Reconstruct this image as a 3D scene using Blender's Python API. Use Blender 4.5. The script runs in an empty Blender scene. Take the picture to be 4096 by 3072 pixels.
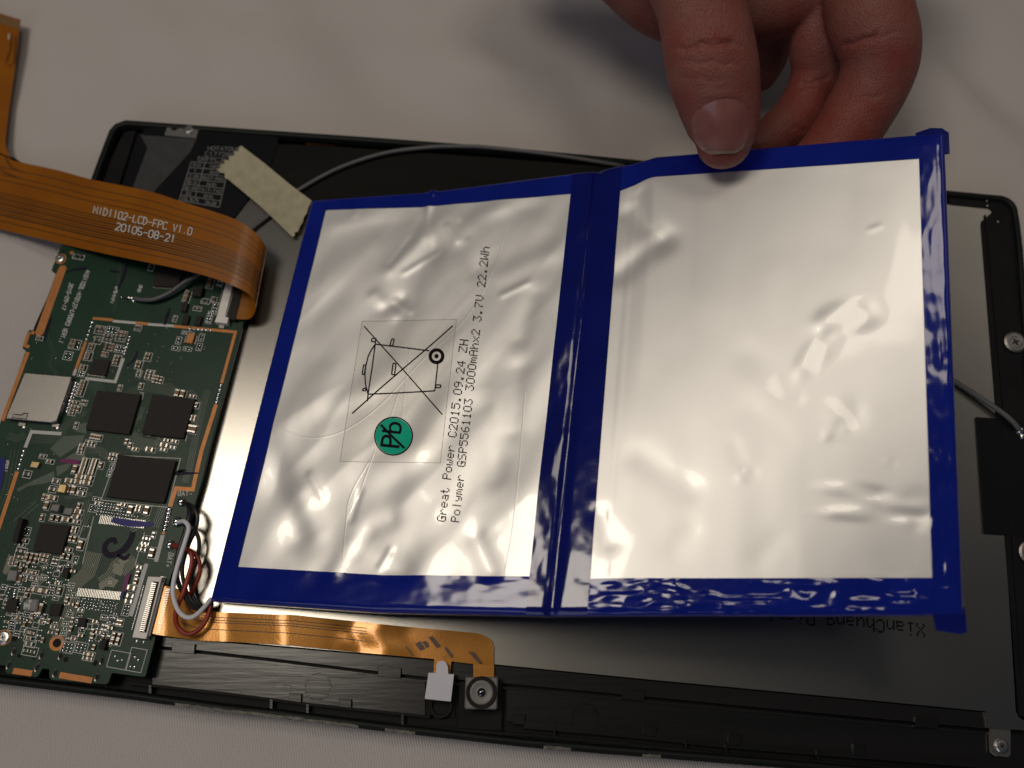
import bpy, math, random
import numpy as np
from mathutils import Vector, Matrix
random.seed(7); rng = np.random.RandomState(7)
MM = 0.001
sc = bpy.context.scene
COL = sc.collection
# ------------------------------------------------------------------ camera, world, lamps, exposure
FPX = 3500.0                       # focal length in pixels of the 4096 px wide photograph
ELEV = math.radians(71.5); ROLL = math.radians(.17); DIST = 228.0      # mm
_fw = np.array([0, math.cos(ELEV), -math.sin(ELEV)]); _rt = np.array([1., 0, 0]); _up = np.cross(_rt, _fw)
_R = math.cos(ROLL)*_rt + math.sin(ROLL)*_up; _U = -math.sin(ROLL)*_rt + math.cos(ROLL)*_up
CAMP = -_fw*DIST
cd = bpy.data.cameras.new('camera'); cam = bpy.data.objects.new('camera', cd); COL.objects.link(cam)
cd.sensor_width = 36; cd.lens = FPX/4096*36; cd.clip_start = .005; cd.clip_end = 20
cam.matrix_world = Matrix([[_R[0], _U[0], -_fw[0], CAMP[0]*MM], [_R[1], _U[1], -_fw[1], CAMP[1]*MM],
                           [_R[2], _U[2], -_fw[2], CAMP[2]*MM], [0, 0, 0, 1]])
cd.dof.use_dof = True; cd.dof.focus_distance = .203; cd.dof.aperture_fstop = 8.5
cd.dof.aperture_blades = 6
sc.camera = cam
w = bpy.data.worlds.new('World'); sc.world = w; w.use_nodes = True
wb = w.node_tree.nodes['Background']; wb.inputs[0].default_value = (.74, .82, 1.0, 1); wb.inputs[1].default_value = .035
def area(name, loc, target, size, size_y, power, col):
    l = bpy.data.lights.new(name, 'AREA'); l.shape = 'RECTANGLE'; l.size = size; l.size_y = size_y
    l.energy = power; l.color = col
    o = bpy.data.objects.new(name, l); COL.objects.link(o); o.location = loc
    o.rotation_euler = (Vector(target)-Vector(loc)).to_track_quat('-Z', 'Y').to_euler(); return o
area('ceiling_lamp', (-.29, .06, .80), (-.05, 0, 0), .22, .26, 1.75, (1, .895, .755))
area('ceiling_lamp', (.105, .24, .80), (0, 0, 0), .24, .16, .68, (1, .895, .755))
area('back_right_fill', (1.0, .62, 1.0), (0, 0, 0), .8, .6, .7, (1, .88, .76))  # soft fill added from the back right for cloth and right plate
area('cool_front_fill', (-.35, -.78, .55), (0, -.05, 0), .6, .5, .95, (.78, .83, 1))  # added cool fill that brightens the near cloth; stands for no known window
sc.view_settings.view_transform = 'Standard'; sc.view_settings.look = 'None'
sc.view_settings.exposure = 0; sc.view_settings.gamma = 1
sc.cycles.max_bounces = 8

def P(x, y, z):
    """the point of the level z (mm above the table) seen at pixel x, y of the photograph"""
    d = _fw + ((x-2048)/FPX)*_R - ((y-1536)/FPX)*_U
    return CAMP + d*((z-CAMP[2])/d[2])
def proj(p):
    q = np.asarray(p)-CAMP; wd = q@_fw
    return np.stack([2048+FPX*(q@_R)/wd, 1536-FPX*(q@_U)/wd], -1)

# ------------------------------------------------------------------ materials
def mat(name, col, rough=.5, metal=0, bump=None, var=None, spec=.5, coat=0, coat_r=.06, aniso=0, sss=0, alpha=1, stretch=None, sheen=0):
    """bump = (scale per metre, distance mm, detail); var = (scale, other colour, amount)"""
    m = bpy.data.materials.new(name); m.use_nodes = True; nt = m.node_tree; N = nt.nodes; L = nt.links
    b = N['Principled BSDF']; b.inputs['Base Color'].default_value = (*col, 1); b.inputs['Roughness'].default_value = rough
    b.inputs['Metallic'].default_value = metal; b.inputs['Specular IOR Level'].default_value = spec
    b.inputs['Coat Weight'].default_value = coat; b.inputs['Coat Roughness'].default_value = .06
    b.inputs['Anisotropic'].default_value = aniso; b.inputs['Alpha'].default_value = alpha
    b.inputs['Sheen Weight'].default_value = sheen
    if sss:
        b.inputs['Subsurface Weight'].default_value = sss; b.inputs['Subsurface Radius'].default_value = (.0035, .0014, .0008)
        b.inputs['Subsurface Scale'].default_value = 1
    tc = N.new('ShaderNodeTexCoord'); vec = tc.outputs['Object']
    if stretch:
        mp = N.new('ShaderNodeMapping'); mp.inputs['Scale'].default_value = stretch[:3]
        mp.inputs['Rotation'].default_value = (0, 0, stretch[3] if len(stretch) > 3 else 0); L.new(vec, mp.inputs[0]); vec = mp.outputs[0]
    if var:
        n = N.new('ShaderNodeTexNoise'); n.inputs['Scale'].default_value = var[0]; n.inputs['Detail'].default_value = 5; L.new(vec, n.inputs[0])
        r = N.new('ShaderNodeMapRange'); r.inputs[1].default_value = .35; r.inputs[2].default_value = .65
        r.inputs[4].default_value = var[2]; L.new(n.outputs[0], r.inputs[0])
        mx = N.new('ShaderNodeMix'); mx.data_type = 'RGBA'; L.new(r.outputs[0], mx.inputs[0])
        mx.inputs[6].default_value = (*col, 1); mx.inputs[7].default_value = (*var[1], 1); L.new(mx.outputs[2], b.inputs['Base Color'])
    if bump:
        n = N.new('ShaderNodeTexNoise'); n.inputs['Scale'].default_value = bump[0]; n.inputs['Detail'].default_value = bump[2] if len(bump) > 2 else 3
        L.new(vec, n.inputs[0]); bp = N.new('ShaderNodeBump'); bp.inputs['Distance'].default_value = bump[1]*MM; bp.inputs['Strength'].default_value = 1
        L.new(n.outputs[0], bp.inputs['Height']); L.new(bp.outputs[0], b.inputs['Normal'])
    return m
M = {}
M['black'] = mat('black_plastic', (.008, .008, .009), .5, bump=(900, .02), var=(150, (.012, .012, .013), .8), spec=.1)
M['bezel'] = mat('brushed_black_plastic', (.007, .007, .007), .24, spec=.45, bump=(700, .03, 4), var=(60, (.013, .012, .012), .9), stretch=(.12, 1.3, 1, .1))
M['rim'] = mat('rim_plastic', (.007, .010, .009), .42, bump=(500, .03), var=(80, (.012, .014, .012), .7), spec=.12)
M['film'] = mat('black_film', (.007, .007, .009), .4, bump=(140, .12), spec=.12)
M['foil'] = mat('black_foil', (.009, .008, .007), .5, spec=.1, bump=(120, .25, 4), stretch=(.15, 1, 1, .1))
M['plate'] = mat('brushed_steel', (.39, .372, .34), .25, 1, bump=(2600, .006, 2), var=(40, (.345, .33, .30), .6))
M['steel'] = mat('steel', (.55, .54, .52), .3, 1, bump=(1500, .02))
M['slot'] = mat('card_slot_steel', (.29, .275, .26), .38, 1, bump=(2500, .015))
M['grey_film'] = mat('grey_translucent_tape', (.035, .035, .037), .5, spec=.3, bump=(400, .05), var=(300, (.05, .05, .052), .8))
M['green'] = mat('green_solder_mask', (.005, .031, .015), .38, bump=(900, .02), var=(90, (.009, .042, .022), 1), spec=.22)
M['trace'] = mat('copper_trace_under_mask', (.030, .058, .034), .34, bump=(900, .01))
M['trace_pale'] = mat('copper_painted_sheen', (.13, .135, .10), .42, .2, bump=(700, .02))  # sheen on the lower masked traces put into a paler colour
M['copper'] = mat('copper', (.44, .17, .045), .45, .4, var=(500, (.36, .135, .035), .8))
M['silk'] = mat('white_print', (.55, .55, .52), .7, spec=.2)
M['chip'] = mat('chip_resin', (.021, .018, .017), .62, bump=(3500, .03), var=(900, (.028, .024, .022), .7), spec=.2)
M['solder'] = mat('solder', (.78, .77, .76), .16, 1, bump=(700, .15))
M['cap'] = mat('ceramic_brown', (.24, .15, .075), .5, var=(200, (.16, .09, .045), .9), spec=.3)
M['res'] = mat('resistor_black', (.03, .028, .027), .4)
M['tin'] = mat('tinned_end', (.40, .385, .36), .26, .95)
M['ind'] = mat('ferrite_grey', (.19, .185, .18), .6, bump=(1500, .03), var=(500, (.24, .235, .23), .7))
M['gold'] = mat('gold_lid', (.42, .31, .15), .35, .7, bump=(900, .02))
M['white_pl'] = mat('white_nylon', (.84, .79, .73), .5, var=(200, (.76, .70, .65), .6))
M['ink'] = mat('marker_ink', (.006, .003, .018), .5, spec=.15)
M['ink_blue'] = mat('blue_marker', (.012, .014, .16), .4, spec=.2)
M['ink_mag'] = mat('magenta_marker', (.16, .015, .10), .4, spec=.2)
M['kapton'] = mat('polyimide', (.30, .098, .004), .33, bump=(60, .25, 2), var=(70, (.23, .07, .003), .8), coat=.1, spec=.35)
M['kapton2'] = mat('polyimide_gold', (.55, .235, .035), .24, .35, bump=(2200, .02, 2), var=(60, (.45, .18, .02), .8), coat=.35)
M['kline'] = mat('dark_trace', (.055, .024, .006), .4)
M['contact'] = mat('contact_fingers', (.33, .26, .15), .4, .6)
M['tape'] = mat('masking_tape', (.46, .42, .29), .8, bump=(650, .25, 5), var=(350, (.36, .33, .22), .8))
M['coax'] = mat('grey_sheath', (.10, .10, .105), .42, bump=(900, .02))
M['w_black'] = mat('black_wire', (.012, .012, .013), .35)
M['w_grey'] = mat('dark_grey_wire', (.035, .033, .035), .35)
M['w_red'] = mat('red_wire', (.32, .035, .015), .4, var=(300, (.25, .025, .012), .7))
M['w_white'] = mat('white_wire', (.74, .74, .78), .4)
M['silver'] = mat('silver_pouch_film', (.87, .855, .83), .42, .56, bump=(420, .006, 3), coat=.6)
M['blue'] = mat('blue_tape', (.004, .012, .20), .11, bump=(150, .05, 2), var=(60, (.007, .018, .26), .8), spec=.55)
M['blue_dark'] = mat('blue_tape_doubled', (.003, .007, .12), .11, bump=(170, .06, 2), var=(90, (.005, .010, .16), .8), spec=.55)
M['print'] = mat('black_print', (.010, .006, .010), .8, spec=.1)
M['pbgreen'] = mat('green_print', (.0, .50, .31), .5, var=(300, (.0, .44, .27), .6), spec=.2)
M['cam_grey'] = mat('camera_body_grey', (.17, .16, .15), .4, bump=(1200, .02))
M['lens'] = mat('lens_glass', (.012, .012, .014), .06, spec=.8, coat=1)
M['paper'] = mat('white_release_paper', (.66, .64, .70), .6, bump=(500, .03), var=(120, (.60, .58, .64), .6))
def clear_mat():
    m = bpy.data.materials.new('clear_label_film'); m.use_nodes = True; nt = m.node_tree; N = nt.nodes
    t = N.new('ShaderNodeBsdfTransparent'); t.inputs[0].default_value = (.985, .98, .97, 1); g = N.new('ShaderNodeBsdfGlossy'); g.inputs[1].default_value = .2
    mx = N.new('ShaderNodeMixShader'); mx.inputs[0].default_value = .03
    nt.links.new(t.outputs[0], mx.inputs[1]); nt.links.new(g.outputs[0], mx.inputs[2]); nt.links.new(mx.outputs[0], N['Material Output'].inputs[0])
    return m
M['clear'] = clear_mat()
def cloth_mat():
    m = mat('cotton_tablecloth', (.56, .515, .495), .9, sheen=.15, var=(22, (.51, .47, .45), .6)); nt = m.node_tree; N = nt.nodes; L = nt.links
    tc = N.new('ShaderNodeTexCoord'); mp = N.new('ShaderNodeMapping'); mp.inputs['Rotation'].default_value = (0, 0, -.22); L.new(tc.outputs['Object'], mp.inputs[0])
    nz = N.new('ShaderNodeTexNoise'); nz.inputs['Scale'].default_value = 90; L.new(mp.outputs[0], nz.inputs[0])
    outs = []
    for d, s in (('X', 520), ('Y', 640)):
        wv = N.new('ShaderNodeTexWave'); wv.bands_direction = d; wv.inputs['Scale'].default_value = s; wv.inputs['Distortion'].default_value = 1.2
        wv.inputs['Detail'].default_value = 2; wv.inputs['Detail Scale'].default_value = 3; L.new(mp.outputs[0], wv.inputs[0]); outs.append(wv.outputs[1])
    mu = N.new('ShaderNodeMath'); mu.operation = 'MULTIPLY'; mu.inputs[1].default_value = .45; L.new(outs[1], mu.inputs[0])
    ad = N.new('ShaderNodeMath'); ad.operation = 'ADD'; L.new(outs[0], ad.inputs[0]); L.new(mu.outputs[0], ad.inputs[1])
    ad2 = N.new('ShaderNodeMath'); ad2.operation = 'ADD'; L.new(ad.outputs[0], ad2.inputs[0]); L.new(nz.outputs[0], ad2.inputs[1])
    bp = N.new('ShaderNodeBump'); bp.inputs['Distance'].default_value = .00010; L.new(ad2.outputs[0], bp.inputs['Height']); L.new(bp.outputs[0], N['Principled BSDF'].inputs['Normal'])
    return m
M['cloth'] = cloth_mat()
def skin_mat():
    m = mat('skin', (.40, .185, .135), .5, sss=.15, spec=.28); nt = m.node_tree; N = nt.nodes; L = nt.links; b = N['Principled BSDF']
    tc = N.new('ShaderNodeTexCoord'); at = N.new('ShaderNodeAttribute'); at.attribute_name = 'red'
    n1 = N.new('ShaderNodeTexNoise'); n1.inputs['Scale'].default_value = 160; n1.inputs['Detail'].default_value = 6; L.new(tc.outputs['Object'], n1.inputs[0])
    r = N.new('ShaderNodeMapRange'); r.inputs[1].default_value = .3; r.inputs[2].default_value = .7; r.inputs[4].default_value = .75; L.new(n1.outputs[0], r.inputs[0])
    ad = N.new('ShaderNodeMath'); ad.operation = 'ADD'; ad.use_clamp = True; L.new(r.outputs[0], ad.inputs[0]); L.new(at.outputs['Fac'], ad.inputs[1])
    mx = N.new('ShaderNodeMix'); mx.data_type = 'RGBA'; L.new(ad.outputs[0], mx.inputs[0]); mx.inputs[6].default_value = (.215, .084, .066, 1); mx.inputs[7].default_value = (.20, .045, .036, 1)
    L.new(mx.outputs[2], b.inputs['Base Color'])
    v = N.new('ShaderNodeTexVoronoi'); v.inputs['Scale'].default_value = 1900; v.distance = 'EUCLIDEAN'; L.new(tc.outputs['Object'], v.inputs['Vector'])
    n2 = N.new('ShaderNodeTexNoise'); n2.inputs['Scale'].default_value = 420; n2.inputs['Detail'].default_value = 6; L.new(tc.outputs['Object'], n2.inputs[0])
    a2 = N.new('ShaderNodeMath'); a2.operation = 'ADD'; L.new(v.outputs[0], a2.inputs[0]); L.new(n2.outputs[0], a2.inputs[1])
    bp = N.new('ShaderNodeBump'); bp.inputs['Distance'].default_value = .00013; L.new(a2.outputs[0], bp.inputs['Height']); L.new(bp.outputs[0], b.inputs['Normal'])
    return m
M['skin'] = skin_mat()
M['nail'] = mat('fingernail', (.27, .105, .088), .3, sss=.05, bump=(300, .02), var=(140, (.21, .065, .058), 1), coat=.15)
M['nail_tip'] = mat('fingernail_edge', (.27, .165, .125), .4, sss=.1)

# ------------------------------------------------------------------ mesh helpers (all lengths in mm)
class MB:
    def __init__(s): s.v = []; s.f = []; s.m = []; s.n = 0
    def add(s, V, F, mi=0):
        V = np.asarray(V, float).reshape(-1, 3); s.v.append(V)
        for f in F: s.f.append(tuple(int(i)+s.n for i in f)); s.m.append(mi)
        s.n += len(V); return s
    def prism(s, pts, zb, bev=0, mi=0):
        """pts: top outline (any z); walls go straight down to level zb"""
        T = np.asarray(pts, float); n = len(T)
        a = sum(T[i][0]*T[(i+1) % n][1]-T[(i+1) % n][0]*T[i][1] for i in range(n))
        if a < 0: T = T[::-1]
        B = T.copy(); B[:, 2] = zb
        if bev:
            c = T.mean(0); mid = T.copy(); mid[:, 2] -= bev
            e = T[:, :2]-c[:2]; l = np.linalg.norm(e, axis=1, keepdims=True); T = T.copy(); T[:, :2] -= e/l*bev*1.3
            V = np.vstack([B, mid, T]); k = 2
        else: V = np.vstack([B, T]); k = 1
        F = [tuple(range(k*n, k*n+n)), tuple(range(n))[::-1]]
        for r in range(k):
            for i in range(n): j = (i+1) % n; F.append((r*n+i, r*n+j, r*n+n+j, r*n+n+i))
        return s.add(V, F, mi)
    def box(s, c, ax, ay, lx, ly, h, mi=0, bev=0):
        c = np.asarray(c, float); q = [c+ax*a*lx/2+ay*b*ly/2+np.array([0, 0, h]) for a, b in ((-1, -1), (1, -1), (1, 1), (-1, 1))]
        return s.prism(q, c[2], bev, mi)
    def dome(s, c, r, h=None, mi=0, seg=8, rings=3):
        c = np.asarray(c, float); h = r*.7 if h is None else h; V = []; F = []
        for k in range(rings):
            t = k/rings*math.pi/2
            for i in range(seg): a = 2*math.pi*i/seg; V.append(c+[r*math.cos(t)*math.cos(a), r*math.cos(t)*math.sin(a), h*math.sin(t)])
        V.append(c+[0, 0, h])
        for k in range(rings-1):
            for i in range(seg): j = (i+1) % seg; F.append((k*seg+i, k*seg+j, (k+1)*seg+j, (k+1)*seg+i))
        for i in range(seg): F.append(((rings-1)*seg+i, (rings-1)*seg+(i+1) % seg, len(V)-1))
        return s.add(V, F, mi)
    def lathe(s, c, prof, seg=24, mi=0):
        """prof: list of (radius, z above c)"""
        c = np.asarray(c, float); V = []; F = []; k = len(prof)
        for r, z in prof:
            for i in range(seg): a = 2*math.pi*i/seg; V.append(c+[r*math.cos(a), r*math.sin(a), z])
        for q in range(k-1):
            for i in range(seg): j = (i+1) % seg; F.append((q*seg+i, q*seg+j, (q+1)*seg+j, (q+1)*seg+i))
        F.append(tuple(range((k-1)*seg, k*seg)))
        return s.add(V, F, mi)
    def grid(s, G, mi=0):
        G = np.asarray(G, float); r, c = G.shape[:2]; F = []
        for i in range(r-1):
            for j in range(c-1): F.append((i*c+j, i*c+j+1, (i+1)*c+j+1, (i+1)*c+j))
        return s.add(G.reshape(-1, 3), F, mi)
    def line(s, pts, wd, closed=False, mi=0, up=(0, 0, 1), h=0):
        """flat mitred strip of width wd along pts; h > 0 gives it walls of that height"""
        p = np.asarray(pts, float); up = np.asarray(up, float); n = len(p); p = p+up*random.uniform(0, .02)
        d = (np.roll(p, -1, 0)-p) if closed else np.diff(p, axis=0); d = d/np.maximum(np.linalg.norm(d, axis=1, keepdims=True), 1e-9); nn = np.cross(up, d)
        L = []; Rr = []
        for i in range(n):
            if closed: n0, n1 = nn[i-1], nn[i]
            else: n0, n1 = nn[max(i-1, 0)], nn[min(i, n-2)]
            m = n0+n1; l = np.linalg.norm(m); m = m/l if l > 1e-6 else n1; m = m/max(.45, float(m@n1)); L.append(p[i]+m*wd/2); Rr.append(p[i]-m*wd/2)
        k = n if closed else n-1
        if h:
            for i in range(k): j = (i+1) % n; s.prism([Rr[i]+up*h, Rr[j]+up*h, L[j]+up*h, L[i]+up*h], p[i][2], 0, mi)
        else: s.add(np.vstack([Rr, L]), [(i, (i+1) % n, n+(i+1) % n, n+i) for i in range(k)], mi)
        return s
    def build(s, name, mats, parent=None, smooth=False, origin=None):
        V = np.vstack(s.v); lo = V.min(0); hi = V.max(0); o = np.array([(lo[0]+hi[0])/2, (lo[1]+hi[1])/2, lo[2]]) if origin is None else np.asarray(origin, float)
        me = bpy.data.meshes.new(name); me.from_pydata(((V-o)*MM).tolist(), [], s.f)
        mats = mats if isinstance(mats, (list, tuple)) else [mats]
        for k in mats: me.materials.append(M[k])
        me.polygons.foreach_set('material_index', s.m)
        me.polygons.foreach_set('use_smooth', [smooth]*len(s.f)); me.update()
        ob = bpy.data.objects.new(name, me); COL.objects.link(ob); put(ob, o, parent); return ob
def wpos(o):
    p = np.zeros(3)
    while o is not None: p = p+np.array(o.location)/MM; o = o.parent
    return p
def put(ob, o, parent):
    if parent is not None: ob.parent = parent; o = o-wpos(parent)
    ob.location = Vector((np.asarray(o)*MM).tolist())
def thing(name, label, cat, loc, group=None):
    o = bpy.data.objects.new(name, None); COL.objects.link(o); o.empty_display_size = .005; put(o, np.asarray(loc, float), None)
    return tag(o, label, cat, group)
def tag(o, label, cat, group=None):
    o['label'] = label; o['category'] = cat
    if group: o['group'] = group
    return o
def stuff(o): o['kind'] = 'stuff'; return o
def poly(pp, z): return np.array([P(x, y, z) for x, y in pp])
def lerp_px(tab, n=None):
    xs = [t[0] for t in tab]; ys = [t[1] for t in tab]; return lambda x: float(np.interp(x, xs, ys))
def catmull(pts, sub=8):
    p = np.asarray(pts, float); q = np.vstack([2*p[0]-p[1], p, 2*p[-1]-p[-2]]); out = []
    for i in range(1, len(q)-2):
        for t in np.linspace(0, 1, sub, endpoint=False):
            a, b, c, d = q[i-1:i+3]; out.append(.5*((2*b)+(c-a)*t+(2*a-5*b+4*c-d)*t*t+(3*b-a-3*c+d)*t**3))
    out.append(p[-1]); return np.array(out)
def tube(mb, pts, r, seg=10, mi=0, sub=8, caps=True, flat=None):
    """r: number or list per control point; smooth tube along pts"""
    p = catmull(pts, sub); R = np.full(len(p), r) if np.isscalar(r) else np.interp(np.linspace(0, len(pts)-1, len(p)), range(len(pts)), r)
    t = np.gradient(p, axis=0); t /= np.linalg.norm(t, axis=1, keepdims=True)
    n = np.cross(t[0], [0, 0, 1.]);
    if np.linalg.norm(n) < 1e-3: n = np.array([1., 0, 0])
    n /= np.linalg.norm(n); V = []
    for i in range(len(p)):
        n = n-t[i]*(n@t[i]); n /= np.linalg.norm(n); b = np.cross(t[i], n)
        for k in range(seg): a = 2*math.pi*k/seg; V.append(p[i]+R[i]*(n*math.cos(a)+b*math.sin(a)))
    F = [(i*seg+k, i*seg+(k+1) % seg, (i+1)*seg+(k+1) % seg, (i+1)*seg+k) for i in range(len(p)-1) for k in range(seg)]
    if caps: F += [tuple(range(seg))[::-1], tuple(range((len(p)-1)*seg, len(p)*seg))]
    mb.add(V, F, mi); return p
_fc = {}
def font_mesh(txt):
    if txt in _fc: return _fc[txt]
    cu = bpy.data.curves.new('t', 'FONT'); cu.body = txt; cu.size = 1; cu.resolution_u = 3
    ob = bpy.data.objects.new('t', cu); COL.objects.link(ob); dg = bpy.context.evaluated_depsgraph_get(); me = ob.evaluated_get(dg).to_mesh()
    V = np.array([v.co[:] for v in me.vertices]); F = [tuple(f.vertices) for f in me.polygons]
    ob.evaluated_get(dg).to_mesh_clear(); bpy.data.objects.remove(ob); bpy.data.curves.remove(cu)
    V[:, 0] -= V[:, 0].min(); _fc[txt] = (V, F); return V, F
# plain single-line lettering as printed on boards: strokes on a 4 x 6 field
STK = {k: [[(int(q[0]), int(q[1])) for q in s.split(',')] for s in v.split(';')] for k, v in (l.split('=') for l in '''A=00,13,26,33,40;12,32
B=00,06,36,45,44,33,03;33,42,41,30,00
C=45,36,16,05,01,10,30,41
D=00,06,26,44,42,20,00
E=46,06,00,40;03,33
F=46,06,00;03,33
G=45,36,16,05,01,10,30,41,43,23
H=00,06;40,46;03,43
I=20,26
K=00,06;46,03,40
L=06,00,40
M=00,06,22,46,40
N=00,06,40,46
O=10,01,05,16,36,45,41,30,10
P=00,06,36,45,44,33,03
R=00,06,36,45,44,33,03;23,40
S=45,36,16,05,04,13,33,42,41,30,10,01
T=06,46;26,20
U=06,01,10,30,41,46
V=06,20,46
W=06,10,24,30,46
X=00,46;06,40
0=10,01,05,16,36,45,41,30,10
1=15,26,20
2=05,16,36,45,44,00,40
3=05,16,36,45,44,33,42,41,30,10,01;33,23
4=30,36,02,42
5=46,06,03,33,42,41,30,10,01
6=36,16,04,01,10,30,41,42,33,03
7=06,46,10
8=13,04,05,16,36,45,44,33,13,02,01,10,30,41,42,33
9=10,30,42,45,36,16,05,04,13,43
-=03,43
+=03,43;25,21
/=00,46
.=20,21
x=00,44;04,40'''.split(chr(10)))}
def text_map(mb, txt, a, b, hpx, f, wd=.2, side=1):
    """strokes of txt from pixel a to pixel b, letters hpx pixels tall; f maps a pixel to the printed surface"""
    A = np.array(a, float); Bq = np.array(b, float); n = len(txt)*5.4-1.4; d = (Bq-A)/n; up = np.array([d[1], -d[0]])/np.hypot(*d)*hpx/6*side
    for k, ch in enumerate(txt):
        for s in STK.get(ch, []): mb.line([f(*(A+d*(k*5.4+x)+up*y)) for x, y in s], wd)
def text_px(mb, txt, a, b, hpx, z, wd=.2): text_map(mb, txt, a, b, hpx, lambda x, y: P(x, y, z), wd)
# 5x7 dot matrix letters
DOT = {k: v for k, v in (l.split('=') for l in '''A=0E11111F111111;C=0E11101010110E;D=1E11111111111E;E=1F10101E10101F;G=0E11101713110F;H=1111111F111111;P=1E11111E101010;S=0F10100E01011E;V=11111111110A04;W=11111115151B11;X=11110A040A1111;Z=1F01020408101F;a=00000E010F110F;e=00000E111F100E;g=000F11110F010E;h=10101619111111;i=0400040404040E;l=04040404040404;m=00001A15151511;n=00001619111111;o=00000E1111110E;p=00001E111E1010;r=00001619101010;s=00000F100E011E;t=08081C08080906;u=0000111111130D;w=0000111115150A;x=0000110A040A11;y=000011110F010E;0=0E11111111110E;1=040C040404040E;2=0E11010204081F;3=1F02040201110E;4=02060A121F0202;5=1F101E0101110E;6=0608101E11110E;7=1F010204080808;9=0E11110F01020C;.=00000000000C0C'''.split(';'))}
def dots(txt):
    out = []
    for k, ch in enumerate(txt):
        g = DOT.get(ch)
        if not g: continue
        for r in range(7):
            b = int(g[2*r:2*r+2], 16)
            for c in range(5):
                if b >> (4-c) & 1: out.append((k*6+c, 6-r))
    return np.array(out, float), len(txt)*6-1
# ------------------------------------------------------------------ value noise
_tab = rng.rand(64, 64)
def vnoise(x, y):
    xi = np.floor(x).astype(int); yi = np.floor(y).astype(int); fx = x-xi; fy = y-yi; fx = fx*fx*(3-2*fx); fy = fy*fy*(3-2*fy)
    g = lambda a, b: _tab[a % 64, b % 64]
    return (g(xi, yi)*(1-fx)+g(xi+1, yi)*fx)*(1-fy)+(g(xi, yi+1)*(1-fx)+g(xi+1, yi+1)*fx)*fy
def fbm(x, y, o=3):
    s = 0; a = 1.; t = 0
    for k in range(o): s = s+a*(vnoise(x*2**k+17*k, y*2**k+5*k)-.5); t += a; a *= .5
    return s/t

# ================================================================== SETTING: tablecloth
xs = np.concatenate([np.linspace(-900, -240, 20)[:-1], np.linspace(-240, 240, 130), np.linspace(240, 900, 20)[1:]])
ys = np.concatenate([np.linspace(-700, -170, 20)[:-1], np.linspace(-170, 240, 110), np.linspace(240, 900, 20)[1:]])
X, Y = np.meshgrid(xs, ys)
Z = 6*fbm(X/60, Y/42, 3)+8*fbm((X+.7*Y)/30+9, (Y-.5*X)/80, 2)+1.6*fbm(X/12, Y/14, 2)
Z *= np.clip((Y-20)/60, .15, 1); Z -= Z[60:90].max()*0+.9
# soft folds behind the tablet
def fold(x0, y0, x1, y1, a, wd):
    global Z
    d = np.array([x1-x0, y1-y0], float); l = np.hypot(*d); d /= l
    s = (X-x0)*d[0]+(Y-y0)*d[1]; t = -(X-x0)*d[1]+(Y-y0)*d[0]
    Z = Z+a*np.exp(-(t/wd)**2)*np.clip(1-np.abs(s/l-.5)*1.2, 0, 1)
for q in ((2400, 120, 2480, 620, 3.2, 5), (2330, 60, 2400, 600, -2.2, 4), (3720, 250, 4100, 860, 3., 6), (3850, 150, 4250, 560, -2.4, 5), (3560, 420, 3900, 760, 2.2, 5), (1500, 130, 1950, 470, 2.4, 8), (700, 60, 1350, 330, 2.4, 9), (1700, 330, 2300, 420, 2.2, 6), (1200, 380, 1700, 200, -1.8, 7), (2050, 60, 2250, 420, 2., 7), (300, 120, 560, 420, 1.6, 8), (2560, 300, 2750, 560, -1.8, 5), (3120, 450, 3300, 380, 1.5, 6)):
    a = P(q[0], q[1], 0); b = P(q[2], q[3], 0); fold(a[0], a[1], b[0], b[1], q[4]*1.1, q[5]*2.0)
Z[Y < 92] = np.minimum(Z, 1.2)[Y < 92]
Z = np.minimum(Z, 9)*np.where(Y < 95, np.clip((Y-45)/50, .12, 1), 1)
mb = MB(); mb.grid(np.stack([X, Y, Z], -1)); cl = mb.build('tablecloth', 'cloth', smooth=True, origin=(0, 0, 0)); cl['kind'] = 'structure'

# ================================================================== TABLET (front half, face down)
ZR, ZP, ZB = 7.2, 6.0, 8.6          # rim top, lcd plate top, circuit board top
TAB = thing('tablet', 'opened black tablet lying face down with its back cover off', 'tablet', (0, -10, 0))
LEFT = [(-300, 2520), (134, 1301), (184, 1189), (360, 713), (415, 565)]
TLC = [(433, 519), (457, 492), (502, 476)]
TOP = [(1000, 512), (1500, 546), (2000, 583), (2300, 611), (3000, 680), (3794, 758), (3950, 773)]
TRC = [(4007, 778), (4036, 787), (4060, 806), (4074, 830), (4084, 888)]
RIGHT = [(4096, 989), (4135, 1500), (4190, 2300), (4235, 3020)]
BRC = [(4232, 3110), (4200, 3160), (4150, 3168)]
BOT = [(3100, 3071), (2400, 3016), (2100, 2990), (1500, 2923), (1100, 2872), (900, 2852), (500, 2797), (0, 2737)]
BLC = [(-250, 2707), (-300, 2690), (-330, 2640)]
OUT = LEFT+TLC+TOP+TRC+RIGHT+BRC+BOT+BLC
Ot = poly(OUT, ZR); Cc = Ot.mean(0)
def inset(Pt, d):
    n = len(Pt); out = []
    for i in range(n):
        a = Pt[i]-Pt[i-1]; b = Pt[(i+1) % n]-Pt[i]; a = a[:2]/np.linalg.norm(a[:2]); b = b[:2]/np.linalg.norm(b[:2])
        t = a+b; t /= np.linalg.norm(t); nn = np.array([t[1], -t[0]]); q = Pt[i].copy(); q[:2] += nn*d; out.append(q)
    return np.array(out)
def ring(mb, loops, mi=0):
    n = len(loops[0]); F = []
    for k in range(len(loops)-1):
        for i in range(n): j = (i+1) % n; F.append((k*n+i, k*n+j, (k+1)*n+j, (k+1)*n+i))
    mb.add(np.vstack(loops), F, mi)
def atz(Pt, z): q = Pt.copy(); q[:, 2] = z; return q
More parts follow.
